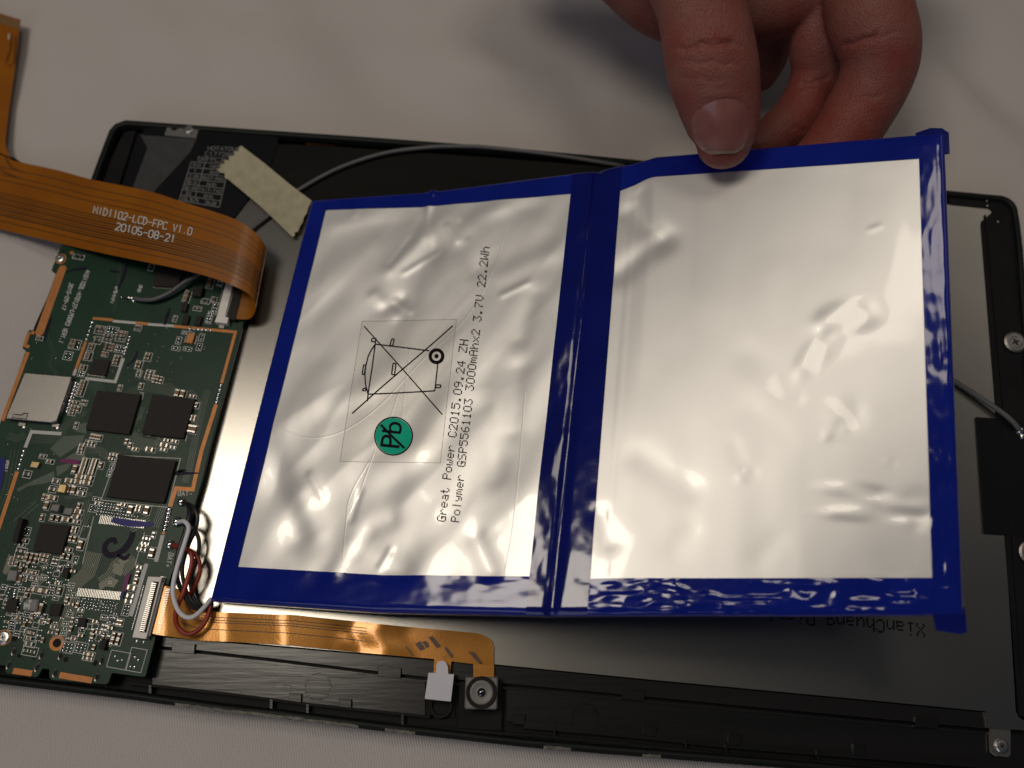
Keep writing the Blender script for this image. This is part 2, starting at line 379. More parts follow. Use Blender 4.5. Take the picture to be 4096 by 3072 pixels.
mb = MB()   # shell: outer wall, rounded rim, inner wall and floor
ring(mb, [atz(inset(Ot, 1.6), .25), atz(inset(Ot, .1), 1.6), atz(Ot, ZR-.7), atz(inset(Ot, .25), ZR-.15), atz(inset(Ot, .7), ZR), atz(inset(Ot, 1.5), ZR), atz(inset(Ot, 1.7), ZR-.3), atz(inset(Ot, 1.9), ZR-2.2)])
n = len(Ot); mb.f += []
mb.build('rim', 'rim', TAB, smooth=True)
mb = MB(); mb.prism(atz(inset(Ot, 1.85), 3.6), 2.2); mb.prism(atz(inset(Ot, 1.75), .9), .3); mb.build('inner_floor', 'black', TAB)
# screen glass hidden below is the bottom prism; the LCD plate
PLATE = [(700, 2547), (1990, 2658), (2600, 2718), (3100, 2765), (3400, 2793), (3941, 2845), (3952, 2912), (4110, 2922), (4110, 2893), (4075, 2868), (4063, 2845), (4060, 2796), (4033, 2350), (4017, 2139), (3982, 1673), (3975, 1564), (3921, 905), (3923, 888), (3962, 854), (3966, 845), (3955, 836), (3797, 819), (2600, 716), (1300, 625), (1010, 612), (935, 880), (500, 2420), (470, 2525)]
mb = MB(); mb.prism(poly(PLATE, ZP), 3.7); mb.build('lcd_panel', 'plate', TAB)
tl = MB(); D, wdt = dots('XianChuang Display')
A = P(3697, 2545, ZP+.03); B = P(2985, 2472, ZP+.03); d = (B-A)/np.linalg.norm(B-A); k = np.linalg.norm(B-A)/wdt; up = np.array([-d[1], d[0], 0])
for x, y in D:
    c = A+d*x*k+up*(y-6)*k*1.15
    tl.add([c+d*a*k*.5+up*b*k*.5 for a, b in ((-1, -1), (1, -1), (1, 1), (-1, 1))], [(0, 1, 2, 3)])
stuff(tl.build('panel_lettering', 'print', TAB))
mb = MB(); mb.prism(poly([(1030, 600), (1100, 556), (1118, 578), (1340, 586), (2000, 632), (2700, 690), (2700, 900), (1240, 830), (1000, 790)], ZP+.25), ZP+.02); mb.build('black_foil', 'foil', TAB)
# touch film at top left, its channel step and lettering
FILM = [(575, 512), (700, 505), (1000, 537), (1115, 548), (1112, 575), (1085, 660), (1000, 790), (940, 868), (900, 890), (600, 950), (440, 900), (520, 640)]
mb = MB(); mb.prism(poly(FILM, ZP+.5), 3.7, .15); mb.build('touch_film', 'film', TAB)
mb = MB(); mb.prism(poly([(500, 520), (548, 515), (470, 760), (420, 900), (330, 900), (390, 730)], 4.6), 3.7, .2); mb.build('inner_ledge', 'black', TAB)
mb = MB(); mb.prism(poly([(1236, 548), (1290, 551), (1340, 583), (1222, 576)], 4.2), 3.7, .1); mb.build('orange_flex_tail', 'kapton', TAB)
M['film_print'] = mat('grey_film_print', (.25, .25, .25), .6); zt = ZP+.54; mb = MB(); text_f = text_px; text_px = lambda *q: text_f(*q, .12)
for t, a, b, h in (('HOTATOUCH', (832, 600), (976, 606), 15), ('C177289A', (820, 622), (952, 628), 15), ('DRFPC360', (793, 643), (925, 650), 16)): text_px(mb, t, a, b, h, zt)
TB = lambda u, v: (764+u*153+(-43)*v*1.0+0, 648+v*154+u*10)  # table: u across, v down
def tq(u, v):
    a = np.array([765, 648]); b = np.array([918, 655]); c = np.array([716, 802]); dd = np.array([877, 829])
    p = (a*(1-u)+b*u)*(1-v)+(c*(1-u)+dd*u)*v; return (float(p[0]), float(p[1]))
for r in range(8): mb.line([P(*tq(0, r/7), zt), P(*tq(1, r/7), zt)], .16)
for u0, v1 in ((0, 1), (1, 1), (.36, 6/7)): mb.line([P(*tq(u0, 0), zt), P(*tq(u0, v1), zt)], .16)
rows = [('PIN', 'NAME'), ('1', 'GND'), ('2-29', 'RX27-RX0'), ('30-31', 'GND'), ('32-49', 'TX17-TX0'), ('50', 'GND')]
for r, (a, b) in enumerate(rows):
    w1 = min(.28, .06*len(a)); w2 = min(.56, .075*len(b))
    text_px(mb, a, tq(.18-w1/2, (r+.8)/7), tq(.18+w1/2, (r+.78)/7), 11.5, zt); text_px(mb, b, tq(.68-w2/2, (r+.8)/7), tq(.68+w2/2, (r+.78)/7), 11.5, zt)
text_px(mb, 'GSL3675', tq(.06, 6.8/7), tq(.47, 6.8/7), 13, zt); text_px(mb, '18x28', tq(.62, 6.8/7), tq(.9, 6.8/7), 13, zt)
stuff(mb.build('film_lettering', 'film_print', TAB)); text_px = text_f
# bracket with screw, grey tape below it
mb = MB(); mb.prism(poly([(672, 494), (797, 502), (784, 553), (656, 541)], ZP+1.0), ZP+.5, .1); br = mb.build('bracket', 'slot', TAB)
mb = MB(); mb.lathe(P(698, 511, ZP+1.02), [(.95, 0), (.9, .03)], 16); mb.build('bracket_hole', 'black', br)
def screw(c, r, parent, name='screw', h=.55, m='steel'):
    b = MB(); b.lathe(c, [(r, 0), (r, h*.55), (r*.82, h*.9), (r*.55, h), (r*.5, h*.75)], 20)
    s = b.build(name, m, parent, smooth=False); x = MB(); z = np.array([0, 0, h*.78])
    for a in (.4, .4+math.pi/2):
        dd = np.array([math.cos(a), math.sin(a), 0])*r*.34; x.line([np.asarray(c)+z-dd, np.asarray(c)+z+dd], r*.13, h=h*.1)
    x.build('cross_recess', 'black', s); return s
screw(P(755, 521, ZP+1.0), 1.35, br)
mb = MB(); mb.prism(poly([(561, 540), (786, 556), (762, 606), (612, 771), (531, 751), (590, 592)], ZP+.62), ZP+.52); mb.build('grey_tape', 'grey_film', TAB)
# right side: black strips, flap, washer screws
mb = MB(); mb.prism(poly([(3797, 786), (4000, 800), (4055, 850), (4070, 960), (4125, 1700), (4165, 2900), (4075, 2860), (4036, 2350), (3980, 1600), (3924, 905), (3925, 890), (3966, 852), (3968, 842), (3955, 832), (3797, 815)], ZP+.2), 3.7, .12); mb.build('side_bezel', 'black', TAB)
mb = MB(); mb.line([P(3940, 860, ZP+.2), P(4010, 1600, ZP+.2), P(4085, 2700, ZP+.2)], .35, h=.25); mb.build('side_rib', 'black', TAB)
mb = MB(); mb.prism(poly([(3903, 1668), (3982, 1673), (4120, 1690), (4150, 2145), (4017, 2139), (3934, 2134)], ZP+.4), ZP+.22); mb.build('black_flap', 'film', TAB)
for px in ((4060, 1370), (4122, 2212)):
    screw(P(*px, ZP+.5), 2.85, TAB, h=.5, m='slot')
for k, px in enumerate(((3948, 803), (3949, 823), (3992, 887))):
    mb = MB(); mb.dome(P(*px, ZP+.2), .35, .25); mb.build('rivet', 'steel', TAB, smooth=True)
mb = MB(); mb.dome(P(4078, 1722, ZP+.4), 1.2, 1.0, seg=10); mb.dome(P(4090, 1745, ZP+.4), .9, .6, seg=10); mb.build('solder_joint', 'solder', TAB, smooth=True)
mb = MB(); mb.prism(poly([(4071, 905), (4078, 905), (4086, 970), (4078, 972)], ZR-.4), ZR-2, 0); mb.build('side_button', 'cam_grey', TAB)
# bottom right bracket
mb = MB(); mb.prism(poly([(3958, 2905), (4044, 2912), (4045, 3020), (4035, 3032), (3985, 3026), (3962, 3010)], ZP-.3), ZP-.9, .15); br = mb.build('bracket', 'slot', TAB)
screw(P(4005, 2984, ZP-.3), 1.5, br, m='steel')
# bottom bezel
fT = lerp_px([(-100, 2520), (646, 2600), (1100, 2650), (1687, 2722), (2025, 2750), (2487, 2793), (3100, 2852), (3940, 2930), (4300, 2965)])
fB = lerp_px([(-100, 2660), (617, 2738), (895, 2768), (1225, 2811), (1714, 2862), (2107, 2890), (2572, 2932), (2920, 2970), (3700, 3030), (4300, 3080)])
rI = lerp_px([(-200, 2690), (0, 2714), (600, 2790), (900, 2830), (2100, 2963), (3100, 3045), (4300, 3140)])
pB = lerp_px([(470, 2530), (700, 2552), (1990, 2662), (2600, 2722), (3100, 2769), (3400, 2797), (3941, 2849), (4200, 2875)])
def band(x0, x1, top, bot, z, zb, step=150, bev=0):
    xx = list(np.arange(x0, x1, step))+[x1]; q = [(x, top(x)) for x in xx]+[(x, bot(x)) for x in xx[::-1]]; m2 = MB(); m2.prism(poly(q, z), zb, bev); return m2
band(640, 3945, lambda x: pB(x)+2, lambda x: fT(x)-16, 5.3, 3.5).build('upper_ledge', 'bezel', TAB)
band(610, 1700, lambda x: fT(x), lambda x: fB(x), 4.7, 3.5).build('bezel_panel', 'bezel', TAB)
band(2025, 4180, lambda x: fT(x), lambda x: fB(x), 4.7, 3.5).build('bezel_panel', 'bezel', TAB)
band(610, 4180, lambda x: fT(x)-2, lambda x: fT(x)+7, 5.0, 3.5).build('groove_lip', 'bezel', TAB)
band(500, 1720, lambda x: fB(x), lambda x: fB(x)+11, 5.6, 3.5).build('lower_rail', 'black', TAB)
band(2095, 4180, lambda x: fB(x)-2, lambda x: fB(x)+24, 5.2, 3.5).build('lower_rail', 'bezel', TAB)
band(450, 4200, lambda x: fB(x)+44, lambda x: fB(x)+56, 5.6, 3.5).build('outer_rail', 'black', TAB)
band(-180, 4200, lambda x: rI(x)-4, lambda x: rI(x)+8, 6.3, 3.5).build('edge_lip', 'bezel', TAB)
for x in (600, 1085, 1230, 1610, 2218, 2744, 2905, 3272):   # ribs that divide the slots
    mb = MB(); y = fB(x); mb.prism(poly([(x-5, y+5), (x+5, y+6), (x+4, y+50), (x-6, y+49)], 5.7), 3.5); mb.build('slot_rib', 'bezel', TAB)
for x in (1180, 1380, 2075, 2600, 2940, 3440):
    mb = MB(); y = fB(x); mb.prism(poly([(x-24, y-34), (x+26, y-30), (x+24, y+12), (x-26, y+8)], 5.5), 3.5, .1); mb.build('clip_block', 'bezel', TAB)
for x in (735, 1560, 2536, 3710):
    mb = MB(); y = fT(x); mb.prism(poly([(x-48, y-42), (x+46, y-34), (x+42, y+6), (x-50, y-2)], 5.9), 3.5, .1); mb.build('snap_hook', 'bezel', TAB)
for px, r in (((1272, 2747), 3.1), ((2340, 2868), 3.1)):
    mb = MB(); c = P(*px, 4.7); mb.lathe(c, [(r, 0), (r, .14), (r-.18, .14), (r-.22, .03), (r-.3, .03), (r-.34, .1), (0.1, .1)], 32); mb.build('moulded_disc', 'bezel', TAB)
mb = MB()
for k in range(14):
    x = 1060+k*7; mb.add(poly([(x, 2738+6*math.sin(k)), (x+12, 2742+5*math.sin(k*1.3)), (x+9, 2752+7*math.sin(k)), (x-3, 2749)], 4.74+.2*random.random()), [(0, 1, 2, 3)])
stuff(mb.build('scuffed_plastic', 'bezel', TAB))
mb = MB()
for (x0, x1) in ((700, 1430), (1540, 1650), (2175, 2275), (2570, 2640)):
    xx = np.arange(x0, x1, 12)
    for a in xx:
        o = 3+3*random.random(); mb.add(poly([(a, np.interp(a, [0, 500, 900, 1100, 1500, 2100, 2400, 3100], [2737, 2797, 2852, 2872, 2923, 2990, 3016, 3071])-o-10), (a+13, np.interp(a+13, [0, 500, 900, 1100, 1500, 2100, 2400, 3100], [2737, 2797, 2852, 2872, 2923, 2990, 3016, 3071])-o-10), (a+13, np.interp(a+13, [0, 500, 900, 1100, 1500, 2100, 2400, 3100], [2737, 2797, 2852, 2872, 2923, 2990, 3016, 3071])-o+3), (a, np.interp(a, [0, 500, 900, 1100, 1500, 2100, 2400, 3100], [2737, 2797, 2852, 2872, 2923, 2990, 3016, 3071])-o+3)], ZR+.03), [(0, 1, 2, 3)])
M['worn'] = mat('worn_rim_edge', (.16, .15, .125), .5, bump=(900, .1), var=(500, (.05, .05, .045), 1))
stuff(mb.build('worn_edge', 'worn', TAB))
mb = MB(); mb.prism(poly([(1836, 2725), (2012, 2730), (2008, 2925), (1828, 2915)], 5.2), 3.5, .15); mb.build('camera_well', 'black', TAB)
mb = MB(); mb.prism(poly([(1690, 2700), (1826, 2700), (1820, 2870), (1690, 2860)], 4.2), 3.5, .1); mb.lathe(P(1765, 2822, 4.3), [(2.6, 0), (2.6, 1.4), (2.0, 1.4), (1.9, .6)], 24); mb.build('lens_well', 'black', TAB)

# ================================================================== CIRCUIT BOARD
PCB = thing('circuit_board', 'green circuit board crowded with chips and solder, marked with dark ink', 'circuit board', P(400, 1800, ZB-1))
BOARD = [(255, 960), (236, 1003), (211, 1065), (206, 1080), (211, 1087), (224, 1094), (142, 1321), (127, 1321), (117, 1319), (112, 1326), (89, 1388), (92, 1395), (104, 1402), (5, 1681), (-120, 2030), (-260, 2420), (-180, 2440), (-170, 2650), (20, 2662), (21, 2687), (29, 2694), (145, 2709), (156, 2699), (170, 2674), (197, 2678), (197, 2708), (203, 2718), (217, 2721), (418, 2738), (428, 2736), (436, 2726), (447, 2692), (571, 2708), (580, 2706), (584, 2699), (619, 2561), (621, 2540), (640, 2450), (668, 2350), (689, 2290), (722, 2205), (760, 2085), (807, 1927), (838, 1798), (945, 1400), (972, 1298), (1012, 1140), (1040, 1010)]
mb = MB(); mb.prism(poly(BOARD, ZB), ZB-1.0, .06); mb.build('board', 'green', PCB)
B = lambda x, y, dz=0.: P(x, y, ZB+dz)
AY = B(979, 1270)-B(700, 2250); AY /= np.linalg.norm(AY); AX = np.array([AY[1], -AY[0], 0.])
PXM = 15.3
def quad(name, q, h, m, bev=.08, parent=None, zb=0., smooth=False):
    b = MB(); b.prism([B(x, y, h) for x, y in q], ZB+zb, bev); return b.build(name, m, parent or PCB, smooth)
SILK = MB(); COP = MB(); PADS = MB(); TR = MB(); TRP = MB()
def rect(cx, cy, w, h, dz=.05):
    c = B(cx, cy, dz); a = AX*w/PXM/2; b = AY*h/PXM/2; return [c-a-b, c+a-b, c+a+b, c-a+b]
# passives: meshes shared by all copies
def chip_mesh(name, lx, ly, h, body, end=.22):
    b = MB(); ex = np.array([1., 0, 0]); ey = np.array([0, 1., 0])
    b.box((0, 0, 0), ex, ey, lx*(1-2*end), ly, h, 0)
    for s in (-1, 1): b.box((s*lx*(1-end)/2, 0, 0), ex, ey, lx*end, ly*1.02, h*1.03, 1)
    V = np.vstack(b.v)*MM; me = bpy.data.meshes.new(name); me.from_pydata(V.tolist(), [], b.f); me.materials.append(M[body]); me.materials.append(M['tin'])
    me.polygons.foreach_set('material_index', b.m); return me
MESH = {'c1': chip_mesh('capacitor', 1.15, .62, .6, 'cap'), 'c2': chip_mesh('capacitor', 1.75, .95, .85, 'cap'), 'c3': chip_mesh('capacitor', 2.5, 1.5, 1.2, 'cap'),
        'r1': chip_mesh('resistor', 1.15, .6, .38, 'res'), 'r2': chip_mesh('resistor', 1.6, .8, .5, 'res')}
ang = math.atan2(AX[1], AX[0]); placed = []
NP = [0]
def passive(kind, cx, cy, vert=False, lim=290):
    placed.append((cx, cy))
    if NP[0] >= lim: return
    NP[0] += 1; me = MESH[kind]; ob = bpy.data.objects.new(me.name, me); COL.objects.link(ob); put(ob, B(cx, cy, .01), PCB)
    ob.rotation_euler = (0, 0, ang+(math.pi/2 if vert else 0)+random.uniform(-.04, .04))
def blob(cx, cy, r=.3, h=None): PADS.dome(B(cx, cy), r, h, seg=7, rings=3); placed.append((cx, cy))
def G(cx, cy, w, h, rows=1, cols=1, kind='c1', vert=False, outline=True):
    if outline: SILK.line(rect(cx, cy, w, h), .15, True)
    for r in range(rows):
        for c in range(cols):
            o = AX*((c+.5)/cols-.5)*w*.92/PXM+AY*((r+.5)/rows-.5)*h*.92/PXM; p = proj(B(cx, cy)+o); k = kind
            if k == 'mix': k = random.choice(['c1', 'r1', 'r1', 'c1', 'dot'])
            if k == 'dot': blob(p[0], p[1], .3)
            else: passive(k, float(p[0]), float(p[1]), vert)
for g in [(842, 1132, 26, 48, 2, 1, 'c2', True), (880, 1132, 24, 32, 2, 2, 'dot'), (748, 1188, 28, 46, 2, 1, 'c2', True), (822, 1205, 34, 22, 1, 2, 'r1', True), (856, 1200, 22, 26, 1, 1, 'r2', True), (862, 1232, 26, 46, 3, 2, 'dot'), (838, 1270, 22, 50, 4, 2, 'dot'), (790, 1235, 34, 18, 1, 2, 'r1'), (700, 1275, 16, 26, 1, 1, 'r1', True), (672, 1330, 0.1, 0.1, 0, 0), (752, 1333, 48, 14, 1, 4, 'dot'), (715, 1362, 20, 30, 2, 1, 'dot'), (704, 1394, 34, 16, 1, 2, 'dot'), (750, 1396, 34, 16, 1, 2, 'dot'), (806, 1350, 20, 30, 2, 1, 'dot'), (797, 1388, 20, 30, 2, 1, 'dot'), (605, 1070, 22, 30, 1, 1, 'c1', True), (552, 1312, 26, 24, 1, 2, 'r1', True), (314, 1028, 46, 20, 1, 2, 'r1', True), (158, 1353, 28, 16, 1, 1, 'c1'), (300, 1378, 44, 38, 2, 3, 'mix', True), (272, 1423, 34, 34, 2, 2, 'dot'),
          (400, 1320, 40, 34, 2, 2, 'mix'), (450, 1322, 46, 30, 2, 3, 'dot'), (485, 1345, 40, 44, 3, 2, 'mix'), (392, 1362, 30, 30, 1, 1, 'r2'), (432, 1352, 34, 36, 2, 2, 'mix'), (440, 1390, 44, 30, 2, 3, 'mix', True), (480, 1396, 40, 30, 2, 3, 'dot'), (365, 1388, 26, 30, 2, 1, 'c1'),
          (353, 1425, 30, 36, 3, 1, 'c1'), (333, 1472, 30, 26, 2, 1, 'c1'), (325, 1496, 26, 22, 2, 2, 'dot'), (467, 1442, 30, 44, 3, 1, 'c1'), (420, 1418, 24, 20, 1, 2, 'c1', True),
          (328, 1553, 30, 66, 5, 1, 'c1'), (304, 1612, 26, 18, 1, 1, 'c1'), (292, 1641, 26, 42, 3, 1, 'c1'), (315, 1638, 18, 24, 1, 1, 'c1', True), (336, 1611, 24, 22, 1, 2, 'r1', True),
          (480, 1552, 16, 26, 1, 1, 'r1', True), (305, 1702, 16, 26, 1, 1, 'r1', True), (385, 1750, 46, 26, 1, 4, 'c1', True), (362, 1775, 44, 24, 2, 3, 'mix'), (325, 1797, 26, 40, 3, 1, 'mix'),
          (592, 1428, 28, 34, 2, 1, 'c1'), (556, 1460, 28, 34, 2, 1, 'c1'), (557, 1495, 20, 26, 2, 1, 'r1'), (565, 1545, 18, 26, 1, 1, 'c1', True), (600, 1500, 34, 40, 3, 2, 'mix'), (632, 1520, 40, 26, 2, 3, 'mix', True),
          (722, 1576, 46, 24, 1, 2, 'c2', True), (771, 1586, 28, 14, 1, 1, 'c1'), (788, 1622, 18, 26, 1, 1, 'c1', True), (774, 1674, 18, 26, 2, 1, 'c1'), (772, 1718, 32, 34, 1, 2, 'c2', True),
          (668, 1763, 28, 14, 1, 1, 'c1'), (700, 1767, 28, 14, 1, 1, 'c1'), (660, 1783, 32, 16, 1, 1, 'c2'), (692, 1790, 22, 13, 1, 1, 'r1'), (655, 1800, 28, 12, 1, 1, 'c1'), (602, 1800, 36, 18, 1, 1, 'c2'), (542, 1798, 28, 14, 1, 1, 'c1'), (508, 1767, 16, 22, 1, 1, 'c1', True), (522, 1782, 16, 22, 1, 1, 'c1', True),
          (172, 1826, 28, 16, 1, 1, 'r1'), (201, 1847, 30, 16, 1, 1, 'c1'), (109, 1897, 30, 28, 1, 1, 'r2'), (336, 1866, 28, 66, 6, 1, 'c1'), (374, 1869, 28, 66, 6, 1, 'c1'), (405, 1862, 20, 28, 1, 1, 'c1', True), (303, 1878, 26, 36, 1, 1, 'c2', True),
          (322, 1909, 36, 18, 1, 1, 'c2'), (358, 1913, 36, 18, 1, 1, 'c2'), (280, 1925, 34, 20, 1, 1, 'c2'), (318, 1929, 34, 18, 1, 1, 'c2'), (352, 1932, 34, 18, 1, 1, 'c2'), (225, 1925, 30, 20, 1, 1, 'r2'), (211, 1957, 28, 26, 1, 1, 'r2'), (276, 1957, 22, 34, 1, 1, 'c2', True), (298, 1960, 20, 32, 1, 1, 'c2', True),
          (330, 1956, 36, 14, 1, 2, 'dot'), (325, 1974, 36, 18, 1, 1, 'r2'), (185, 1990, 28, 26, 1, 2, 'c1', True), (213, 1993, 34, 20, 1, 1, 'c2'), (190, 2022, 18, 34, 1, 1, 'c2', True), (318, 2025, 18, 26, 1, 1, 'c1', True), (316, 2048, 34, 18, 1, 1, 'c2'), (306, 2067, 34, 16, 1, 1, 'c2'), (307, 2088, 30, 14, 1, 1, 'c1'), (268, 2079, 42, 20, 1, 1, 'c2'), (223, 2073, 44, 26, 1, 2, 'c1', True), (170, 2071, 16, 28, 1, 1, 'c1', True),
          (387, 1996, 30, 14, 1, 2, 'dot'), (392, 2014, 26, 14, 1, 1, 'r1'), (373, 2034, 30, 26, 2, 2, 'dot'), (455, 1829, 26, 34, 2, 2, 'mix'), (449, 1866, 18, 24, 2, 1, 'dot'), (438, 1893, 16, 26, 2, 1, 'dot'),
          (300, 2120, 28, 26, 2, 1, 'c1'), (340, 2130, 30, 44, 0, 0), (293, 2156, 34, 26, 1, 2, 'c1', True), (325, 2180, 24, 40, 1, 1, 'c2', True), (275, 2200, 28, 16, 1, 1, 'c1'), (266, 2226, 44, 30, 1, 2, 'c1', True), (302, 2240, 18, 28, 2, 1, 'dot'), (82, 2216, 40, 44, 2, 2, 'mix'), (50, 2245, 20, 32, 2, 1, 'c1'), (128, 2232, 56, 34, 2, 3, 'c1', True), (178, 2232, 34, 32, 2, 2, 'c1'), (222, 2246, 26, 32, 1, 2, 'r1', True),
          (105, 2125, 32, 30, 2, 2, 'dot'), (100, 2163, 30, 18, 1, 1, 'c1'), (88, 2180, 28, 14, 1, 1, 'r1'), (130, 2290, 44, 18, 1, 2, 'c1'), (130, 2312, 44, 18, 1, 2, 'r1'), (84, 2316, 18, 36, 1, 1, 'c2', True), (167, 2362, 60, 28, 1, 2, 'c2'), (165, 2436, 20, 48, 1, 1, 'c3', True), (240, 2275, 20, 22, 1, 1, 'r1', True), (240, 2365, 22, 36, 1, 1, 'c1', True), (45, 2372, 46, 42, 3, 2, 'dot'),
          (585, 2165, 24, 40, 2, 2, 'mix'), (570, 2190, 30, 30, 2, 2, 'mix'), (615, 2140, 16, 24, 1, 1, 'r1', True), (610, 2212, 26, 40, 1, 1, 'c2', True), (560, 2270, 24, 14, 1, 1, 'c1'), (553, 2295, 22, 30, 1, 1, 'c1', True), (545, 2325, 22, 26, 1, 1, 'c1', True), (530, 2352, 30, 20, 1, 1, 'c2'), (520, 2395, 30, 40, 2, 1, 'r2'), (505, 2440, 26, 40, 3, 2, 'dot'), (650, 2318, 18, 20, 1, 1, 'c1', True),
          (475, 2028, 20, 24, 1, 1, 'c1', True), (525, 2040, 24, 30, 1, 1, 'c2', True), (590, 2042, 24, 34, 1, 1, 'c2', True), (555, 2035, 22, 26, 2, 1, 'c1'), (495, 2020, 26, 14, 1, 1, 'c1'),
          (440, 2330, 10, 8, 0, 0), (465, 2555, 40, 44, 2, 2, 'c1', True), (420, 2510, 26, 22, 1, 2, 'r1', True), (450, 2480, 30, 30, 2, 2, 'dot'), (480, 2490, 24, 26, 1, 2, 'c1', True), (520, 2580, 0.1, .1, 0, 0),
          (475, 2640, 70, 56, 0, 0), (545, 2640, 56, 76, 0, 0), (270, 2590, 44, 36, 3, 3, 'dot'), (325, 2592, 44, 36, 3, 3, 'dot'), (355, 2625, 40, 30, 2, 2, 'mix'), (122, 2530, 44, 26, 1, 2, 'c1'), (120, 2552, 40, 26, 1, 1, 'c1'), (120, 2575, 40, 22, 1, 1, 'r2'), (120, 2605, 54, 30, 1, 2, 'r1')]:
    G(*g)
# dense lower-left field of small parts, kept off the larger ones
KEEP = [(205, 2155, 80), (128, 2420, 40), (220, 2440, 40), (47, 2300, 36), (262, 2290, 28), (398, 2370, 100), (590, 2420, 60), (228, 2572, 34), (15, 2555, 46), (440, 2190, 95), (450, 2290, 60), (600, 2300, 60)]
for yy in range(2255, 2560, 19):
    for xx in range(10, 520, 23):
        cx = xx-(yy-2255)*.27+random.uniform(-4, 4)+40; cy = yy+xx*.11-20+random.uniform(-3, 3)
        if cx < 5 or cy > 2590-0*cx or (cx > 300 and cy < 2385) or cx > 505-(cy-2250)*.3+40: continue
        if any(math.hypot(cx-a, cy-b) < r for a, b, r in KEEP) or any(math.hypot(cx-a, cy-b) < 17 for a, b in placed): continue
        t = random.random()
        if t < .22: passive('c1', cx, cy, random.random() < .5)
        elif t < .36: passive('r1', cx, cy, random.random() < .5)
        elif t < .74: blob(cx-5, cy, random.uniform(.22, .38)); blob(cx+6, cy+1, random.uniform(.2, .36))
        if random.random() < .4: SILK.line(rect(cx, cy, 22, 17), .15, True)
for r in range(5):      # ball pads under the big chip
    for c in range(15):
        x = 402+c*11.3-r*3.5; y = 2010+r*11.5+c*1.6
        if any(math.hypot(x-a, y-b) < 12 for a, b in placed[:400] if b > 2015 and a > 470 and (a, b) in ((475, 2028), (525, 2040), (590, 2042))): continue
        if x < 500 or r > 2: blob(x, y, .27)
for r in range(4):
    for c in range(13): blob(318+c*12.5-r*3.5+random.uniform(-2, 2), 2392+r*12+c*1.6+random.uniform(-2, 2), random.uniform(.2, .3))
for c, r in (((470, 2642), .42), ((488, 2640), .34), ((540, 2628), .42), ((538, 2668), .45), ((522, 2666), .3), ((553, 2640), .35), ((460, 2625), .3), ((130, 2483), .5), ((157, 2485), .4), ((182, 2488), .5), ((108, 2482), .35), ((195, 2492), .3), ((140, 2462), .4), ((178, 2466), .35), ((392, 2492), .45), ((390, 2516), .4), ((432, 2470), .4), ((454, 2470), .4), ((430, 2492), .4), ((455, 2495), .4), ((548, 2564), .5), ((575, 2568), .5), ((302, 2250), .4), ((150, 2298), .35), ((148, 2318), .35), ((195, 2330), .45), ((195, 2310), .3), ((232, 2325), .4), ((180, 2372), .4), ((60, 2360), .5), ((58, 2374), .5), ((55, 2388), .5), ((353, 2105), .4)): blob(*c, r)
# rows of solder blobs along the shield outlines
def blobs(a, b, n, r=.42):
    for k in range(n): t = (k+.5)/n; blob(a[0]*(1-t)+b[0]*t, a[1]*(1-t)+b[1]*t, r*random.uniform(1.05, 1.4))
blobs((372, 1281), (343, 1366), 5); blobs((521, 1340), (495, 1423), 6, .36); blobs((886, 1533), (864, 1618), 5, .5); blobs((679, 2030), (656, 2128), 6, .62); blobs((98, 1795), (70, 1884), 5, .45); blobs((752, 1315), (850, 1322), 6, .36)
SO = [quad_name for quad_name in ()]
cop = lambda pts, wd: COP.line([B(x, y, .03) for x, y in pts], wd)
wht = lambda pts, wd: SILK.line([B(x, y, .06) for x, y in pts], wd)
cop([(371, 1273), (452, 1280)], .75); cop([(543, 1291), (592, 1296)], .75); cop([(696, 1305), (942, 1328), (886, 1533)], .75); cop([(864, 1618), (805, 1806), (771, 1958), (704, 1953), (680, 2028)], .95); cop([(656, 2124), (653, 2136)], .8)
cop([(343, 1366), (303, 1478)], .75); cop([(69, 1886), (0, 2098), (-60, 2260)], .95); cop([(116, 1328), (97, 1388)], .9); cop([(112, 1408), (9, 1683)], 1.0)
COP.line([B(248, 1078, .03), B(160, 1326, .03)], 2.1)
wht([(452, 1284), (543, 1292)], .7); wht([(592, 1297), (696, 1304)], .7); wht([(303, 1478), (295, 1502)], .8); wht([(494, 1433), (461, 1527), (341, 1513)], .75); wht([(246, 1735), (126, 1727), (101, 1790)], .85)
wht([(651, 2140), (624, 2247)], .95); wht([(586, 2255), (523, 2464)], .95); wht([(478, 1822), (722, 1834), (672, 2030), (405, 2000), (470, 1815)], .2); wht([(440, 2560), (443, 2580)], .6)
wht([(375, 2065), (330, 2255)], .18); wht([(578, 2130), (540, 2262)], .18)
for a, b in (((560, 1570), (574, 1572)), ((574, 1572), (569, 1598)), ((340, 1716), (352, 1720)), ((566, 1737), (600, 1744)), ((742, 1765), (748, 1740))): wht([a, b], .2)
for c in ((250, 1076), (158, 1329)): COP.lathe(B(*c, 0), [(1.05, .03), (.01, .031)], 14)
for x, y in ((19, 2690), (116, 2552)): pass
for px, ro, ri, m2 in (((228, 2572), 1.75, 1.05, 'hole'), ((15, 2550), 1.75, 1.3, 'screw')):
    COP.lathe(B(*px, 0), [(ro, .03), (ri*.9, .031)], 22)
COP.lathe(B(243, 1036, 0), [(1.5, .03), (.01, .031)], 20); COP.lathe(B(287, 1011, 0), [(.5, .03), (.01, .031)], 12)
for c in ((131, 1331), (111, 1386)): COP.lathe(B(*c, 0), [(.5, .04), (.2, .045)], 12)
for a, b in (((52, 2683), (128, 2694)), ((238, 2700), (368, 2722))): COP.line([B(*a, .03), B(*b, .03)], 1.3)
screw(B(243, 1036, .03), 1.15, PCB, h=.6, m='steel'); screw(B(15, 2550, .03), 1.5, PCB, h=.5, m='steel')
HB = MB()
